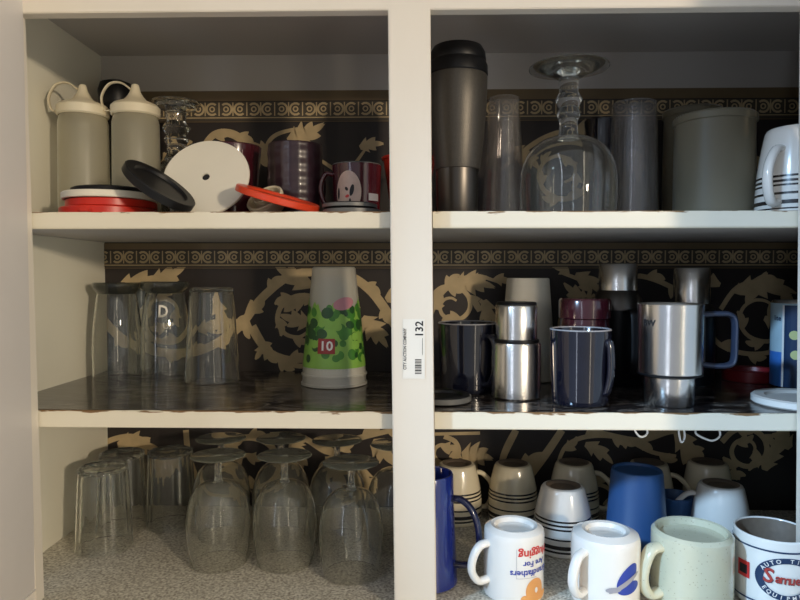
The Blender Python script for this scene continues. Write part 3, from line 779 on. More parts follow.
def tumbler_inv(name, label, X, Y, Z, H, Rt, Rb, mat, wall=True, group=None, seg=40, flute=None, cat='glass', thick=0.006, foot=0):
    """tumbler resting on its rim (radius Rb at the shelf), closed end of radius Rt on top"""
    t = thing(name, label, cat, (X, Y, Z), 0, group)
    p = [(Rb-0.0015, 0.0003), (Rb-0.0003, 0.0008)] + [(Rb+(Rt-Rb)*i/8, 0.001+(H-0.006)*i/8) for i in range(9)] + [(Rt-0.0015, H-0.0015), (Rt-0.004, H), (Rt-0.006, H-0.001), (0, H-0.0025)]
    w = 0.0018
    p = [(0, H-thick)] + [(Rb+(Rt-Rb)*i/8-w, 0.001+(H-thick-0.002)*i/8) for i in range(8, -1, -1)] + p
    bm = bmesh.new(); lathe(bm, p, seg*2, flute=flute); finish(bm, 'wall', mat, t, ang=50)
    bm = bmesh.new(); lathe(bm, [(Rt-0.0022, H-0.0030), (Rt+0.0002, H-0.0028), (Rt+0.0002, H-0.0016), (Rt-0.0022, H-0.0012)], seg); finish(bm, 'base_ring', mat, t)
    return t
Yc = 0.19
tumbler_inv('clear_tumbler', 'outer clear plastic tumbler upside down between black travel tumbler and goblet', x_at(503, Yc), Yc, Z1, zat(98, Yc)-Z1, dist_r(30, Yc), dist_r(44, Yc), M['glass_pl'])
tumbler_inv('clear_tumbler', 'inner clear plastic tumbler nested inside one, beside black travel tumbler', x_at(503, Yc), Yc, Z1, zat(122, Yc)-Z1, dist_r(19, Yc), dist_r(33, Yc), M['glass_pl'])
tumbler_inv('clear_tumbler', 'outer hazy clear plastic tumbler upside down right of the large goblet', x_at(632, Yc), Yc, Z1, zat(104, Yc)-Z1, dist_r(42, Yc), dist_r(48, Yc), M['glass_pl'])
tumbler_inv('clear_tumbler', 'inner clear plastic tumbler nested inside the hazy one right of goblet', x_at(634, Yc), Yc, Z1, zat(118, Yc)-Z1, dist_r(18, Yc), dist_r(30, Yc), M['glass_pl'])
def container(label, px, Y, pw, pyt, extra=False):
    R = dist_r(pw, Y); H = zat(pyt, Y)-Z1; t = thing('frosted_pitcher' if extra else 'frosted_container', label, 'container', (x_at(px, Y), Y, Z1))
    bm = bmesh.new()
    lathe(bm, [(0, 0.002), (R-0.004, 0), (R, 0.004), (R, H*0.5), (R-0.001, H-0.012), (R+0.0015, H-0.011), (R+0.0015, H-0.003), (R-0.002, H)], 56); finish(bm, 'body', M['frost'], t)
    bm = bmesh.new(); lathe(bm, [(R-0.003, H-0.001), (R-0.006, H+0.001), (R*0.5, H+0.002), (0, H+0.002)], 48); finish(bm, 'lid', M['frost'], t)
    if extra:
        bm = bmesh.new(); tube(bm, [(-0.012, -R+0.001, H-0.022), (-0.012, -R-0.008, H-0.024), (0, -R-0.012, H-0.026), (0.012, -R-0.008, H-0.024), (0.012, -R+0.001, H-0.022)], 0.003, seg=10)
        finish(bm, 'grip', M['frost'], t)
container('frosted plastic container at the back, left of the larger frosted one', 690, 0.280, 54, 112)
container('larger frosted plastic container in front, beside the striped mug', 712, 0.150, 74, 118)
Rm = 0.0425
def stripes_top(H): return ((0.008, 0.0098), (0.0145, 0.0175), (0.0245, 0.0265), (0.0360, 0.0378), (0.0405, 0.0423), (0.045, 0.047))
Ym = 0.075; Hm = zat(131, Ym)-Z1
def stripe_flip(H, L): return tuple(sorted((H-b, H-a) for a, b in L))
mug('striped_mug', 'white black striped mug upside down at the right end of the upper shelf', 'mug', x_at(795, Ym), Ym, Z1, Hm, 0.049, 0.037, M['white_cer'], math.radians(-26), flip=True,
    stripes=stripe_flip(Hm, ((0.006, 0.008), (0.0125, 0.0175), (0.0245, 0.0275), (0.0350, 0.0375), (0.0400, 0.0432), (0.0462, 0.0490))), bulge=0.003, hz=(0.26, 0.86), hout=0.024)
mug('coffee_mug', 'plain dark mug at the back of the upper shelf beside the large goblet', 'mug', x_at(601, 0.265), 0.265, Z1, zat(121, 0.265)-Z1, 0.028, 0.026, M['navy'], math.radians(160))

# ------------------------------------------------------------------ MIDDLE SHELF, left
def bell_glass(label, px, Y, py_top, pwf, pwn, pwb, rimmat, letters=False):
    H = zat(py_top, Y)-Z2; t = thing('bell_glass', label, 'glass', (x_at(px, Y), Y, Z2+0.0008))
    s = (Y+D)/F/2
    p = [(pwb*s*0.985, 0.0004)]
    for u, w in ((0.02, .99), (0.15, 1.0), (0.35, 1.0), (0.5, .97), (0.65, .91), (0.78, .84), (0.86, .80)): p.append((pwb*s*w, H*u))
    p.append((pwn*s, H*0.885))
    bm = bmesh.new(); lathe(bm, ring(p, 0.002), 56); o = finish(bm, 'bowl', M['glass'], t)
    bm = bmesh.new(); lathe(bm, [(0, H*0.875), (pwn*s*0.9, H*0.878), (pwn*s, H*0.885), (pwf*s*0.93, H*0.925), (pwf*s, H*0.955), (pwf*s, H-0.002), (pwf*s*0.96, H), (0, H-0.003)], 56)
    finish(bm, 'foot', M['glass_green'], t)
    if letters:
        f = Flat(); f.text('D', 0.026, -0.004, 0.006, 0, 0.9); f.text('UP', 0.014, 0.004, -0.016); f.wrap('lettering', M['whitep'], t, pwb*s, 0, H*0.66, Rf=lambda z: pwb*s*(0.99-max(0, (z/H-0.42))*0.42))
    return t
bell_glass('clear bell shaped glass nearest the left wall, thick dark foot on top', 116.5, 0.252, 283, 46, 37, 48, None)
bell_glass('clear bell shaped glass with white letters, between two other glasses', 165, 0.246, 282, 47, 37, 49, None, True)
tumbler_inv('clear_tumbler', 'clear straight tumbler upside down, right of the two bell glasses', x_at(211.5, 0.225), 0.225, Z2+0.0008, zat(288, 0.225)-Z2, dist_r(43, 0.225), dist_r(55, 0.225), M['glass'])
tumbler_inv('clear_tumbler', 'clear small tumbler at the back between the two bell glasses', x_at(141, 0.304), 0.304, Z2+0.0008, zat(285, 0.297)-Z2, 0.019, 0.024, M['glass'])

def leafcup():
    Y = 0.20; X = x_at(334, Y); s = (Y+D)/F/2; H = zat(267, Y)-Z2-0.0008
    Rt, Rb = 42*s, 64*s
    t = thing('frosted_cup', 'lower frosted plastic cup whose rim shows under the green printed one', 'cup', (X, Y, Z2+0.0008))
    bm = bmesh.new(); h = H*0.90
    lathe(bm, [(Rb, 0.0004), (Rb+0.0018, 0.001), (Rb+0.0018, 0.004), (Rb, 0.005), (Rb*0.97, h*0.2), (Rt*1.0, h-0.002), (Rt*0.95, h), (0, h)], 48); finish(bm, 'body', M['frost2'], t)
    z0 = 0.0145; t2 = thing('frosted_cup', 'frosted plastic cup printed with green leaves, stacked upside down on another', 'cup', (X, Y, Z2+0.0008+z0))
    h = H-z0
    def Rf(z): return (Rb*1.0) + (Rt*1.02 - Rb*1.0)*(z/h)
    bm = bmesh.new(); lathe(bm, [(Rf(0)+0.0005, 0), (Rf(0)+0.0014, 0.001), (Rf(0)+0.0014, 0.003)] + [(Rf(0.004+(h-0.006)*i/8), 0.004+(h-0.006)*i/8) for i in range(9)] + [(Rt*0.96, h), (Rt*0.9, h-0.002), (0, h-0.003)], 56)
    finish(bm, 'body', M['frost2'], t2)
    R = Rf(h*0.4); random.seed(3)
    za, zb = 0.014, h*0.68
    g = Flat(); g.rect(-PI*R, PI*R, za, zb, 64)
    # lime ground with an uneven top
    bm = bmesh.new(); vs = []
    n = 72
    def pt(a, z, off): r = Rf(z)+off; return (r*math.sin(a), -r*math.cos(a), z)
    lo = [bm.verts.new(pt(2*PI*i/n, za, 0.0006)) for i in range(n)]
    hi = [bm.verts.new(pt(2*PI*i/n, zb+0.006*math.sin(i*0.9)+0.004*math.sin(i*2.3)-0.008*math.cos(2*PI*i/n), 0.0006)) for i in range(n)]
    for i in range(n): bm.faces.new((lo[i], lo[(i+1) % n], hi[(i+1) % n], hi[i]))
    finish(bm, 'printed_ground', M['green2'], t2)
    f1, f3 = Flat(), Flat()
    for i in range(84):
        a = random.uniform(-1.7, 1.7); z = random.uniform(za+0.012, zb-0.006); x = a*R; q = random.uniform(0.004, 0.0085)
        fl = random.choice((f1, f3, f1)); fl.ellipse(x, z, q, q*random.uniform(0.7, 1.2), rot=random.uniform(0, 3), n=14, rings=2)
    for i in range(10):
        f2 = Flat(); f2.ellipse(random.uniform(-1.5, 1.5)*R, random.uniform(za+0.01, zb-0.02), 0.0062, 0.0062, n=18, rings=2)
        f2.wrap('printed_slice', M['green2'], t2, R, 0, 0, off=0.0016, Rf=Rf)
    f1.wrap('printed_leaves', M['green1'], t2, R, 0, 0, off=0.0009, Rf=Rf); f3.wrap('printed_dark_leaves', M['green3'], t2, R, 0, 0, off=0.0012, Rf=Rf)
    f = Flat(); f.ellipse(0.016, zb-0.002, 0.018, 0.009, rot=0.2); f.wrap('printed_blossom', M['pinkprint'], t2, R, 0, 0, off=0.0014, Rf=Rf)
    f = Flat(); f.rect(-0.023, 0.001, 0.036, 0.058); f.wrap('printed_label', M['redlabel'], t2, R, 0, 0, off=0.0019, Rf=Rf)
    f = Flat(); f.text('10', 0.019, -0.011, 0.047); f.wrap('lettering', M['whiteink'], t2, R, 0, 0, off=0.0023, Rf=Rf)
leafcup()

# ------------------------------------------------------------------ MIDDLE SHELF, right
ZZ = Z2+0.0008
Y = 0.145
mug('coffee_mug', 'dark navy mug with pale rim beside the centre post, behind a black lid', 'mug', x_at(468, Y), Y, ZZ, zat(322, Y)-ZZ, dist_r(60, Y), dist_r(54, Y), M['navy'], math.radians(38), rimmat=M['navy_rim'], hout=0.024, hw=(0.006, 0.0045), hz=(0.14, 0.8))
Y = 0.125-0.012
x, y = on_z(447, 384, ZZ)
lid('black lid with pale edge lying in front of the dark navy mug', x_at(444, 0.05)-0.002, 0.066, ZZ, 0.037, 0.010, M['blackplastic'], M['greyrim'])
def shaker():
    Y = 0.098; s = (Y+D)/F; t = thing('steel_bottle', 'stepped brushed steel bottle standing between the two dark navy mugs', 'bottle', (x_at(516.5, Y), Y, ZZ))
    h1, H = zat(341, Y)-ZZ, zat(304, Y)-ZZ
    bm = bmesh.new(); lathe(bm, [(0, 0.001), (23*s, 0), (24.3*s, 0.002), (24.3*s, h1-0.004), (23.4*s, h1-0.001), (21*s, h1)], 56); finish(bm, 'body', M['steel'], t)
    bm = bmesh.new(); lathe(bm, [(20.6*s, h1-0.001), (22.6*s, h1), (22.6*s, h1+0.003), (20.6*s, h1+0.004)], 56); finish(bm, 'ring', M['blackplastic'], t)
    bm = bmesh.new(); lathe(bm, [(20.4*s, h1+0.003), (20.6*s, h1+0.005), (20.6*s, H-0.003), (19.8*s, H-0.001), (19*s, H), (0, H)], 56); finish(bm, 'cap', M['steel'], t)
    bm = bmesh.new(); lathe(bm, [(19.8*s, H-0.001), (20*s, H+0.001), (19*s, H+0.003), (0, H+0.003)], 56); finish(bm, 'cap_disc', M['blackplastic'], t)
shaker()
def whitecup():
    Y = 0.255; H = zat(278, Y)-ZZ; t = thing('foam_cup', 'plain white cup at the back, upside down behind the stepped steel bottle', 'cup', (x_at(528, Y), Y, ZZ))
    s = (Y+D)/F/2
    bm = bmesh.new(); lathe(bm, [(56*s, 0.0004), (57*s, 0.002), (56*s, 0.005), (42*s, H-0.003), (41*s, H-0.0005), (39*s, H), (37*s, H-0.003), (0, H-0.003)], 48); finish(bm, 'body', M['whitep'], t)
whitecup()
Y = 0.055
mug('coffee_mug', 'dark navy mug at the front beside the stainless handled mug', 'mug', x_at(581, Y), Y, ZZ, zat(328, Y)-ZZ, dist_r(60, Y), dist_r(55, Y), M['navy'], math.radians(62), rimmat=M['navy_rim'], hout=0.006, hw=(0.007, 0.0045), hz=(0.18, 0.82))
def maroonglass():
    Y = 0.155; t = thing('maroon_jar', 'dark maroon lidded jar behind the front navy mug', 'jar', (x_at(585, Y), Y, ZZ)); H = zat(298, Y)-ZZ; R = dist_r(48, Y)
    bm = bmesh.new(); lathe(bm, [(0, 0.001), (R*0.9, 0), (R, 0.004), (R, H*0.72), (R*0.97, H*0.78)], 48); finish(bm, 'body', M['maroon'], t)
    bm = bmesh.new(); lathe(bm, [(R*0.96, H*0.775), (R*1.06, H*0.79), (R*1.06, H*0.97), (R*1.0, H), (0, H)], 48); finish(bm, 'lid', M['maroon'], t)
maroonglass()
def thermos(label, px, Y, pyt, pwc, pwb, py_cap, py_sh, handle, name='vacuum_flask'):
    s = (Y+D)/F/2; H = zat(pyt, Y)-ZZ; hc = zat(py_cap, Y)-ZZ; hs = zat(py_sh, Y)-ZZ
    t = thing(name, label, 'flask', (x_at(px, Y), Y, ZZ))
    bm = bmesh.new(); lathe(bm, [(0, 0.001), (pwb*s*0.95, 0), (pwb*s, 0.003), (pwb*s, hs), ], 48); finish(bm, 'body', M['blackplastic'], t)
    bm = bmesh.new(); lathe(bm, [(pwb*s, hs-0.001), (pwb*s*0.96, hs+(hc-hs)*0.5), (pwc*s*1.02, hc)], 48); finish(bm, 'shoulder', M['steel_dark'], t)
    bm = bmesh.new(); lathe(bm, [(pwc*s, hc-0.001), (pwc*s*0.99, H-0.003), (pwc*s*0.93, H), (0, H)], 48); finish(bm, 'cap', M['steel'], t)
    if handle:
        bm = bmesh.new(); d = fdir(math.radians(10)); sd = (d.y, -d.x, 0); r = pwb*s
        tube(bm, [d*(r-0.003)+Vector((0, 0, hs-0.002)), d*(r+0.02)+Vector((0, 0, hs-0.001)), d*(r+0.026)+Vector((0, 0, hs-0.02)), d*(r+0.026)+Vector((0, 0, hs-0.07)), d*(r+0.016)+Vector((0, 0, hs-0.095)), d*(r-0.003)+Vector((0, 0, hs-0.097))], 0.011, 0.003, sd)
        finish(bm, 'handle', M['blackplastic'], t)
thermos('tall black flask with steel cap and arched handle, behind the navy mug', 618, 0.225, 264, 37, 48, 290, 309, True)
thermos('black flask with steel cap at the back, behind the stainless handled mug', 692, 0.22, 268, 34, 44, 303, 310, False)
def steelmug():
    Y = 0.055; s = (Y+D)/F; t = thing('steel_travel_mug', 'stainless travel mug with narrow foot and squared dark blue handle', 'mug', (x_at(671, Y), Y, ZZ))
    h1, H = zat(373, Y)-ZZ, zat(303, Y)-ZZ
    bm = bmesh.new(); lathe(bm, [(0, 0.001), (22*s, 0), (23*s, 0.002), (24*s, h1-0.002)], 56); finish(bm, 'foot', M['steel'], t)
    bm = bmesh.new(); lathe(bm, [(23.5*s, h1-0.003), (26*s, h1-0.002), (31*s, h1), (31*s, h1+0.002), (30*s, h1+0.003)], 56); finish(bm, 'ring', M['blackplastic'], t)
    bm = bmesh.new(); lathe(bm, [(30.2*s, h1+0.002), (30.6*s, h1+0.004), (30.9*s, H-0.004), (31.2*s, H-0.001), (30.4*s, H), (29*s, H-0.002), (28.5*s, h1+0.02), (0, h1+0.018)], 56); finish(bm, 'body', M['steel'], t)
    f = Flat(); f.text('BW', 0.011, 0, 0); f.wrap('lettering', M['ink'], t, 30.8*s, math.radians(-38), H-0.024)
    bm = bmesh.new(); d = fdir(math.radians(88)); sd = (d.y, -d.x, 0); r = 30.6*s
    za, zb = zat(315, Y)-ZZ, zat(364, Y)-ZZ
    V = lambda q, z: d*(r+q)+Vector((0, 0, z))
    tube(bm, [V(-0.001, za+0.001), V(0.020, za+0.002), V(0.034, za+0.001), V(0.0405, za-0.007), V(0.041, (za+zb)/2), V(0.040, zb+0.007), V(0.033, zb), V(0.018, zb-0.001), V(-0.001, zb+0.001)], 0.0075, 0.0036, sd, 12)
    finish(bm, 'handle', pm('dark_blue_handle_plastic', s2l(48, 56, 74), 0.35), t)
    bm = bmesh.new(); box(bm, -0.0055, 0.0055, -0.003, 0.0015, zb-0.003, za+0.003, 0, 0.001)
    bm.transform(Matrix.Translation(d*r) @ Matrix.Rotation(math.radians(88), 4, 'Z')); finish(bm, 'handle_mount', M['blackplastic'], t)
steelmug()
lid('dark red plastic lid lying at the back right of the middle shelf', x_at(752, 0.25), 0.25, ZZ, 0.040, 0.018, M['darkred'])
def can():
    Y = 0.18; R = 0.0365; H = zat(300, Y)-ZZ; t = thing('beverage_can', 'blue and white printed can half behind the right post on the middle shelf', 'can', (x_at(800, Y), Y, ZZ))
    bm = bmesh.new(); lathe(bm, [(0, 0.002, 2), (R*0.85, 0, 2), (R, 0.004, 0), (R, H*0.42, 1), (R, H*0.97, 2), (R*0.93, H, 2), (R*0.9, H-0.003, 2), (0, H-0.003, 2)], 48); finish(bm, 'body', [M['canblue'], M['cansky'], M['steel']], t)
    f = Flat(); f.rect(-0.0015, 0.0045, 0.004, H*0.95, 2); f.rect(0.0045, 0.05, 0.004, H*0.95, 10); f.wrap('dark_panel', M['navyink'], t, R, math.radians(-30), 0, off=0.0003)
    f = Flat(); f.rect(-0.0022, 0.0008, 0.004, H*0.95, 1); f.wrap('white_line', M['whiteink'], t, R, math.radians(-30), 0, off=0.0006)
    for dx, dz in ((0.014, 0.62), (0.016, 0.40)):
        f = Flat(); f.ellipse(dx, H*dz, 0.0065, 0.0065); f.wrap('yellow_dot', M['canyellow'], t, R, math.radians(-30), 0, off=0.0008)
    f = Flat(); f.text('lite', 0.010, -0.010, H*0.8); f.wrap('lettering', M['navyink'], t, R, math.radians(-30), 0, off=0.0006)
can()
lid('white lid lying at the front right end of the middle shelf', x_at(806, 0.055), 0.055, ZZ, dist_r(90, 0.055), 0.011, M['greyed_white'], M['white_cer'])

# ------------------------------------------------------------------ COUNTER, left: wine glasses and fluted tumblers
def place_top(px, py, H): return on_z(px, py, Z3+H)
HW = 0.150
def wine(px, py, label, group, R=0.0440, Rf=0.0375):
    X, Y = place_top(px, py, HW)
    t = thing('wine_glass', label, 'wine glass', (X, Y, Z3+0.0005), 0, group)
    hb = 0.113; n = 14
    prof = [(R*0.86, 0.0003), (R*0.875, 0.001), (R*0.93, 0.018), (R*0.975, 0.036)]
    for i in range(n+1):
        a = i/n*PI/2; prof.append((max(0.0045, R*math.cos(a)**0.56), 0.052+(hb-0.052)*math.sin(a)))
    bm = bmesh.new(); lathe(bm, ring(prof, 0.0016), 56); finish(bm, 'bowl', M['glass_g'], t)
    bm = bmesh.new(); lathe(bm, [(0, hb-0.002), (0.0075, hb-0.002), (0.0048, hb+0.004), (0.0043, hb+0.016), (0.0048, HW-0.009), (0.0065, HW-0.005), (0, HW-0.005)], 20); finish(bm, 'stem', M['glass_g'], t)
    bm = bmesh.new(); lathe(bm, [(0, HW-0.0048), (0.006, HW-0.0048), (0.014, HW-0.0035), (Rf-0.002, HW-0.0018), (Rf, HW-0.0009), (Rf-0.0008, HW), (0, HW-0.0006)], 48); finish(bm, 'foot', M['glass_foot'], t)
wg = 'upturned wine glasses on the countertop'
wine(218, 455, 'front wine glass nearest the tumblers, leftmost of the front row', wg)
wine(284.5, 455, 'front wine glass standing between two others in the front row', wg)
wine(351, 462, 'front wine glass beside the centre post, in post shadow', wg, 0.043, 0.0375)
wine(221, 438, 'back row wine glass behind the leftmost front wine glass', wg)
wine(281, 438, 'back row wine glass behind the middle front wine glass', wg)
wine(337, 440, 'back row wine glass behind the front glass nearest the centre post', wg)
wine(396, 444, 'wine glass mostly hidden behind the centre post', wg)
HT = 0.120
def fluted(px, py, label, Rt, Rb):
    X, Y = place_top(px, py, HT)
    n = 14
    tumbler_inv('fluted_tumbler', label, X, Y, Z3+0.0005, HT, Rt, Rb, M['glass'], flute=(0.028, 14, lambda z: 0.2 + 0.8*min(1, z/0.04)), group='fluted tumblers by the left wall')
fluted(103, 466, 'front fluted clear tumbler nearest the left wall', 0.034, 0.040)
fluted(122, 452, 'fluted clear tumbler behind the front one, at the left wall', 0.033, 0.0385)
fluted(170, 450, 'fluted clear tumbler at the back beside the wine glasses', 0.034, 0.0385)

# ------------------------------------------------------------------ COUNTER, right: mugs
ZM = Z3+0.0005
def striped(px, py, H, R, Rb, a, label, mat=None, st=True, **kw):
    X, Y = place_top(px, py, H)
    L = ((0.006, 0.0090), (0.0115, 0.0170), (0.024, 0.0265), (0.0380, 0.0405), (0.0435, 0.0462), (0.0490, 0.0515))
    return mug('striped_mug' if st else 'coffee_mug', label, 'mug', X, min(Y, YB-R-0.002), ZM, H, R, Rb, mat or M['cream_cer'], math.radians(a), flip=True,
        stripes=stripe_flip(H, L) if st else (), bulge=0.0045, basemat=M['base_and_inside_shade'], hout=0.024, hw=(0.0055, 0.004), lip=0.010, recess=0.003, **kw)
HH = 0.092
striped(457, 463, HH, 0.0400, 0.029, 112, 'cream striped mug behind the cobalt mug, nearest the centre post')
striped(513, 463, HH, 0.0400, 0.029, 150, 'striped mug at the back, behind the mug with red and blue writing')
striped(563, 485, HH, 0.0425, 0.030, 172, 'striped cream mug in the middle, between the writing mug and blue tumbler', M['white_cer'])
striped(574, 462, HH, 0.0405, 0.029, 105, 'shaded greyish striped mug at the back, left of the blue tumbler')
striped(649, 462, HH, 0.0405, 0.029, 92, 'striped pale mug directly behind the blue tumbler')
striped(707, 461, HH, 0.037, 0.030, -165, 'plain cream mug at the back right, its grey base up', M['cream_cer'], st=False)
striped(721, 483.5, HH, 0.0400, 0.030, -85, 'white mug with dark base, handle to the left, behind speckled mug', M['white_cer'], st=False)
def bluetumbler():
    H = 0.122; X, Y = place_top(637, 469, H); t = thing('plastic_tumbler', 'blue plastic tumbler upside down among the mugs', 'tumbler', (X, Y, ZM))
    s = (Y+D)/F/2
    bm = bmesh.new(); lathe(bm, [(62*s, 0.0004), (63*s, 0.001), (63*s, 0.006), (61.5*s, 0.0075), (50*s, H-0.006), (48*s, H-0.001), (46*s, H), (44*s, H-0.001)], 56); finish(bm, 'body', M['blueplastic'], t)
    bm = bmesh.new(); lathe(bm, [(44.3*s, H-0.0008), (43*s, H-0.004), (0, H-0.004)], 56); finish(bm, 'base', M['blueplastic'], t)
bluetumbler()
mug('coffee_mug', 'small blue mug in the shade between blue tumbler and white mug', 'mug', x_at(678, 0.215), 0.215, ZM, 0.062, 0.028, 0.024, M['blueplastic'], math.radians(175), nohandle=False, hout=0.012)
def cobalt():
    Y = 0.052; H = 0.143; X = x_at(427.5, Y)
    t = thing('tall_mug', 'tall cobalt blue upright mug beside the centre post, dark handle to the right', 'mug', (X, Y, ZM))
    R, Rb = 0.0335, 0.0395
    bm = bmesh.new(); lathe(bm, [(0, 0.002), (Rb-0.003, 0), (Rb, 0.003), (Rb-0.001, 0.03), (R+0.001, H*0.7), (R, H-0.002), (R-0.001, H), (R-0.0028, H), (R-0.0035, H-0.002), (Rb-0.006, 0.012), (0, 0.01)], 56); finish(bm, 'body', M['cobalt'], t)
    bm = bmesh.new(); d = fdir(math.radians(72)); sd = (d.y, -d.x, 0)
    V = lambda q, z: d*q+Vector((0, 0, z))
    tube(bm, [V(R-0.001, H*0.79), V(R+0.012, H*0.785), V(R+0.026, H*0.70), V(R+0.034, H*0.54), V(R+0.034, H*0.36), V(R+0.024, H*0.22), V(R+0.001, H*0.20)], 0.0055, 0.0042, sd); finish(bm, 'handle', M['cobalt_dark'], t)
cobalt()
# front row
Hf = 0.086
def front(name, label, px, py, R, Rb, a, mat, **kw):
    X, Y = place_top(px, py, kw.get('H', Hf)); kw.pop('H', None)
    return mug(name, label, 'mug', X, Y, ZM, Hf, R, Rb, mat, math.radians(a), **kw)
g = front('lettered_mug', 'white mug upside down with red and blue writing and an orange bear', 514, 524, 0.0375, 0.033, -60, M['white_cer'], flip=True, shoulder=0.13, hz=(0.22, 0.74), hout=0.023, recess=0.006, lip=0.008, hw=(0.0065, 0.0048), insidemat=M['white_cer'])
Rg = 0.0375
ag = math.radians(46)
f = Flat(); f.text('Hugging', 0.0145, 0, -0.0); f.wrap('red_lettering', M['redink'], g, Rg, math.radians(44), Hf-0.0235, flip=True)
f = Flat(); f.text('Are For', 0.0100, 0, 0); f.wrap('blue_lettering', M['blueink'], g, Rg, math.radians(42), Hf-0.0355, flip=True)
f = Flat(); f.text('Grandfathers', 0.0105, 0, 0); f.wrap('blue_lettering', M['blueink'], g, Rg, math.radians(36), Hf-0.0465, flip=True)
f = Flat()
f.ellipse(0, 0, 0.0135, 0.0150); f.ellipse(0.014, -0.009, 0.009, 0.0045, rot=0.25); f.ellipse(-0.013, -0.010, 0.007, 0.0055, rot=-0.4)
f.wrap('printed_bear', M['orangeink'], g, Rg, ag-0.05, 0.0165, off=0.0004)
f = Flat(); f.ellipse(0.001, 0.000, 0.0022, 0.0034); f.wrap('printed_bear_eye', M['whiteink'], g, Rg, ag-0.05, 0.017, off=0.0010)
f = Flat(); f.rect(-0.027, -0.0266, -0.018, 0.018, 1); f.rect(-0.027, 0.0, -0.018, -0.0176, 6); f.wrap('printed_frame', M['greyink'], g, Rg, ag, Hf-0.035)
g = front('logo_mug', 'white mug upside down with a blue leaf shaped logo', 605.5, 529, 0.0412, 0.033, -36, M['white_cer'], flip=True, shoulder=0.16, hz=(0.22, 0.76), hout=0.022, recess=0.006, lip=0.009, hw=(0.0065, 0.0048))
f = Flat(); f.ellipse(-0.001, 0.004, 0.019, 0.0095, rot=0.85, rings=5); f.ellipse(0.001, -0.009, 0.016, 0.0075, rot=0.15); f.wrap('blue_logo', M['blueink'], g, 0.0412, math.radians(40), Hf-0.047)
f = Flat(); f.ellipse(-0.004, -0.003, 0.023, 0.0028, rot=0.5, rings=5); f.ellipse(-0.019, -0.010, 0.009, 0.0032, rot=0.1); f.wrap('grey_swoosh', M['greyink'], g, 0.0412, math.radians(40), Hf-0.047, off=0.001)
front('stoneware_mug', 'wide speckled cream stoneware mug in the front row, handle to the left', 692, 529, 0.0475, 0.0455, -50, M['speckle'], flip=True, shoulder=0.12, hz=(0.2, 0.84), hout=0.024, recess=0.009, lip=0.0055, hw=(0.0095, 0.006))
g = front('printed_mug', 'white upright mug with oval navy printed emblem beside the right post', 773, 529, 0.0440, 0.043, 120, M['white_cer'], flip=False, insidemat=M['base_and_inside_shade'], rimmat=M['white_cer'], wall=0.0035)  # inside takes the dark base colour to stand for shade in the mouth
Rg = 0.0440; a0 = math.radians(22)
f = Flat(); f.rect(-PI*Rg, PI*Rg, Hf-0.0135, Hf-0.0115, 64); f.rect(-PI*Rg, PI*Rg, 0.0085, 0.0105, 64); f.wrap('navy_bands', M['navyink'], g, Rg, 0, 0)
f = Flat(); f.ellipse(0, 0, 0.0350, 0.0255, inner=0.74, n=56); f.wrap('oval_band', M['navyink'], g, Rg, a0, Hf*0.49)
f = Flat(); f.arc('AUTO TIRES', 0.0066, 0.0302, 0.0220, math.radians(158), math.radians(22)); f.arc('EQUIPMENT', 0.0066, 0.0302, 0.0220, math.radians(208), math.radians(332), inward=True); f.wrap('white_lettering', M['whiteink'], g, Rg, a0, Hf*0.49, off=0.0010)
f = Flat()
for i, ch in enumerate('Samuels'):
    f.text(ch, 0.0240 if i == 0 else 0.0150, -0.0200+i*0.0071+(0.0030 if i else 0), 0.001-0.0005*i+(0.001 if i == 0 else 0), -0.10)
f.wrap('name_shadow', M['navyink'], g, Rg, a0, Hf*0.49-0.0008, off=0.0006)
f.wrap('name_lettering', M['rednavyink'], g, Rg, a0-0.012, Hf*0.49, off=0.0011)
f = Flat(); f.rect(-0.0085, 0.0085, -0.010, 0.010); f.wrap('red_square', M['redink'], g, Rg, a0-math.radians(65), Hf*0.50)
f = Flat(); f.rect(-0.0055, 0.0055, -0.0055, 0.0055); f.wrap('dark_square', M['ink'], g, Rg, a0-math.radians(65), Hf*0.50, off=0.0009)

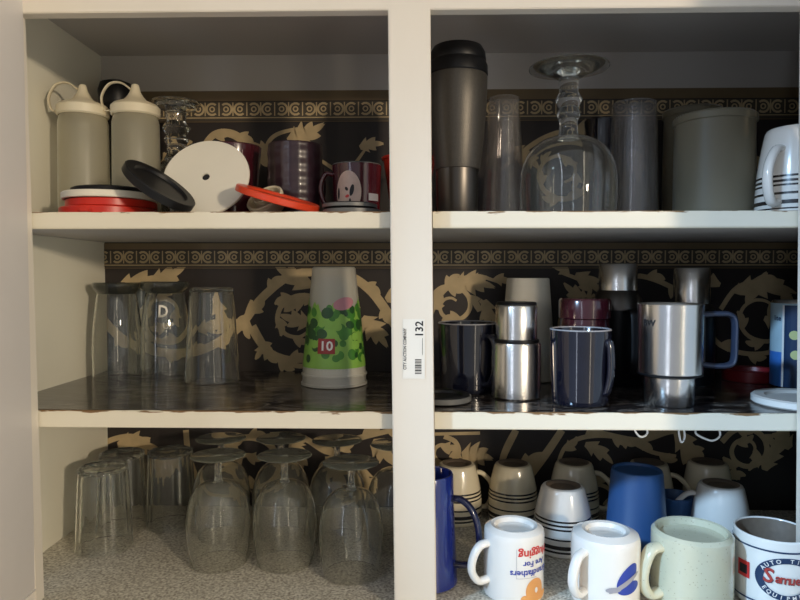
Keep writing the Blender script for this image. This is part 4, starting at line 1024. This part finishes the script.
# ------------------------------------------------------------------ light
def area(name, loc, target, size, energy, col, sy=None):
    l = bpy.data.lights.new(name, 'AREA'); l.shape = 'RECTANGLE'; l.size = size; l.size_y = sy or size; l.energy = energy; l.color = col
    o = bpy.data.objects.new(name, l); C.objects.link(o); o.location = loc
    o.rotation_euler = (Vector(target)-Vector(loc)).to_track_quat('-Z', 'Y').to_euler()
area('warm_lamp', (1.95, -2.75, 0.42), (0, 0.1, 0), 0.16, 50, (1.0, 0.83, 0.62), 0.16)
sl = bpy.data.lights.new('window_light', 'SPOT'); sl.energy = 440; sl.color = (0.42, 0.68, 1.0); sl.spot_size = math.radians(21); sl.spot_blend = 1.0; sl.shadow_soft_size = 0.10
so = bpy.data.objects.new('window_light', sl); C.objects.link(so); so.location = (-1.9, -1.7, 1.25)
so.rotation_euler = (Vector((0.66, 0, -0.42)) - Vector(so.location)).to_track_quat('-Z', 'Y').to_euler()
w = bpy.data.worlds.new('ambient_with_added_strips'); sc.world = w; w.use_nodes = True
nt = w.node_tree; bg = nt.nodes['Background']
tc = nt.nodes.new('ShaderNodeTexCoord'); sp = nt.nodes.new('ShaderNodeSeparateXYZ'); nt.links.new(tc.outputs['Generated'], sp.inputs[0])
r = ramp(nt, [(0.0, (0.12, 0.14, 0.17)), (0.268, (0.16, 0.18, 0.22)), (0.276, (4.2, 4.6, 5.4)), (0.284, (0.13, 0.14, 0.16)), (0.5, (0.15, 0.16, 0.175)), (0.696, (0.19, 0.185, 0.17)), (0.703, (5.0, 4.4, 3.4)), (0.710, (0.2, 0.195, 0.18)), (1.0, (0.46, 0.43, 0.37))])  # narrow bright strips added for streak reflections, brighter right end added as fill
mm = nt.nodes.new('ShaderNodeMath'); mm.operation = 'MULTIPLY_ADD'; mm.inputs[1].default_value = 0.5; mm.inputs[2].default_value = 0.5
nt.links.new(sp.outputs['X'], mm.inputs[0]); nt.links.new(mm.outputs[0], r.inputs['Fac']); nt.links.new(r.outputs['Color'], bg.inputs['Color'])
bg.inputs['Strength'].default_value = 2.2
sc.view_settings.view_transform = 'Standard'
sc.view_settings.exposure = 0.0
sc.cycles.transparent_max_bounces = 48
sc.cycles.max_bounces = 24
sc.cycles.transmission_bounces = 24
sc.cycles.glossy_bounces = 8
sc.cycles.sample_clamp_indirect = 4
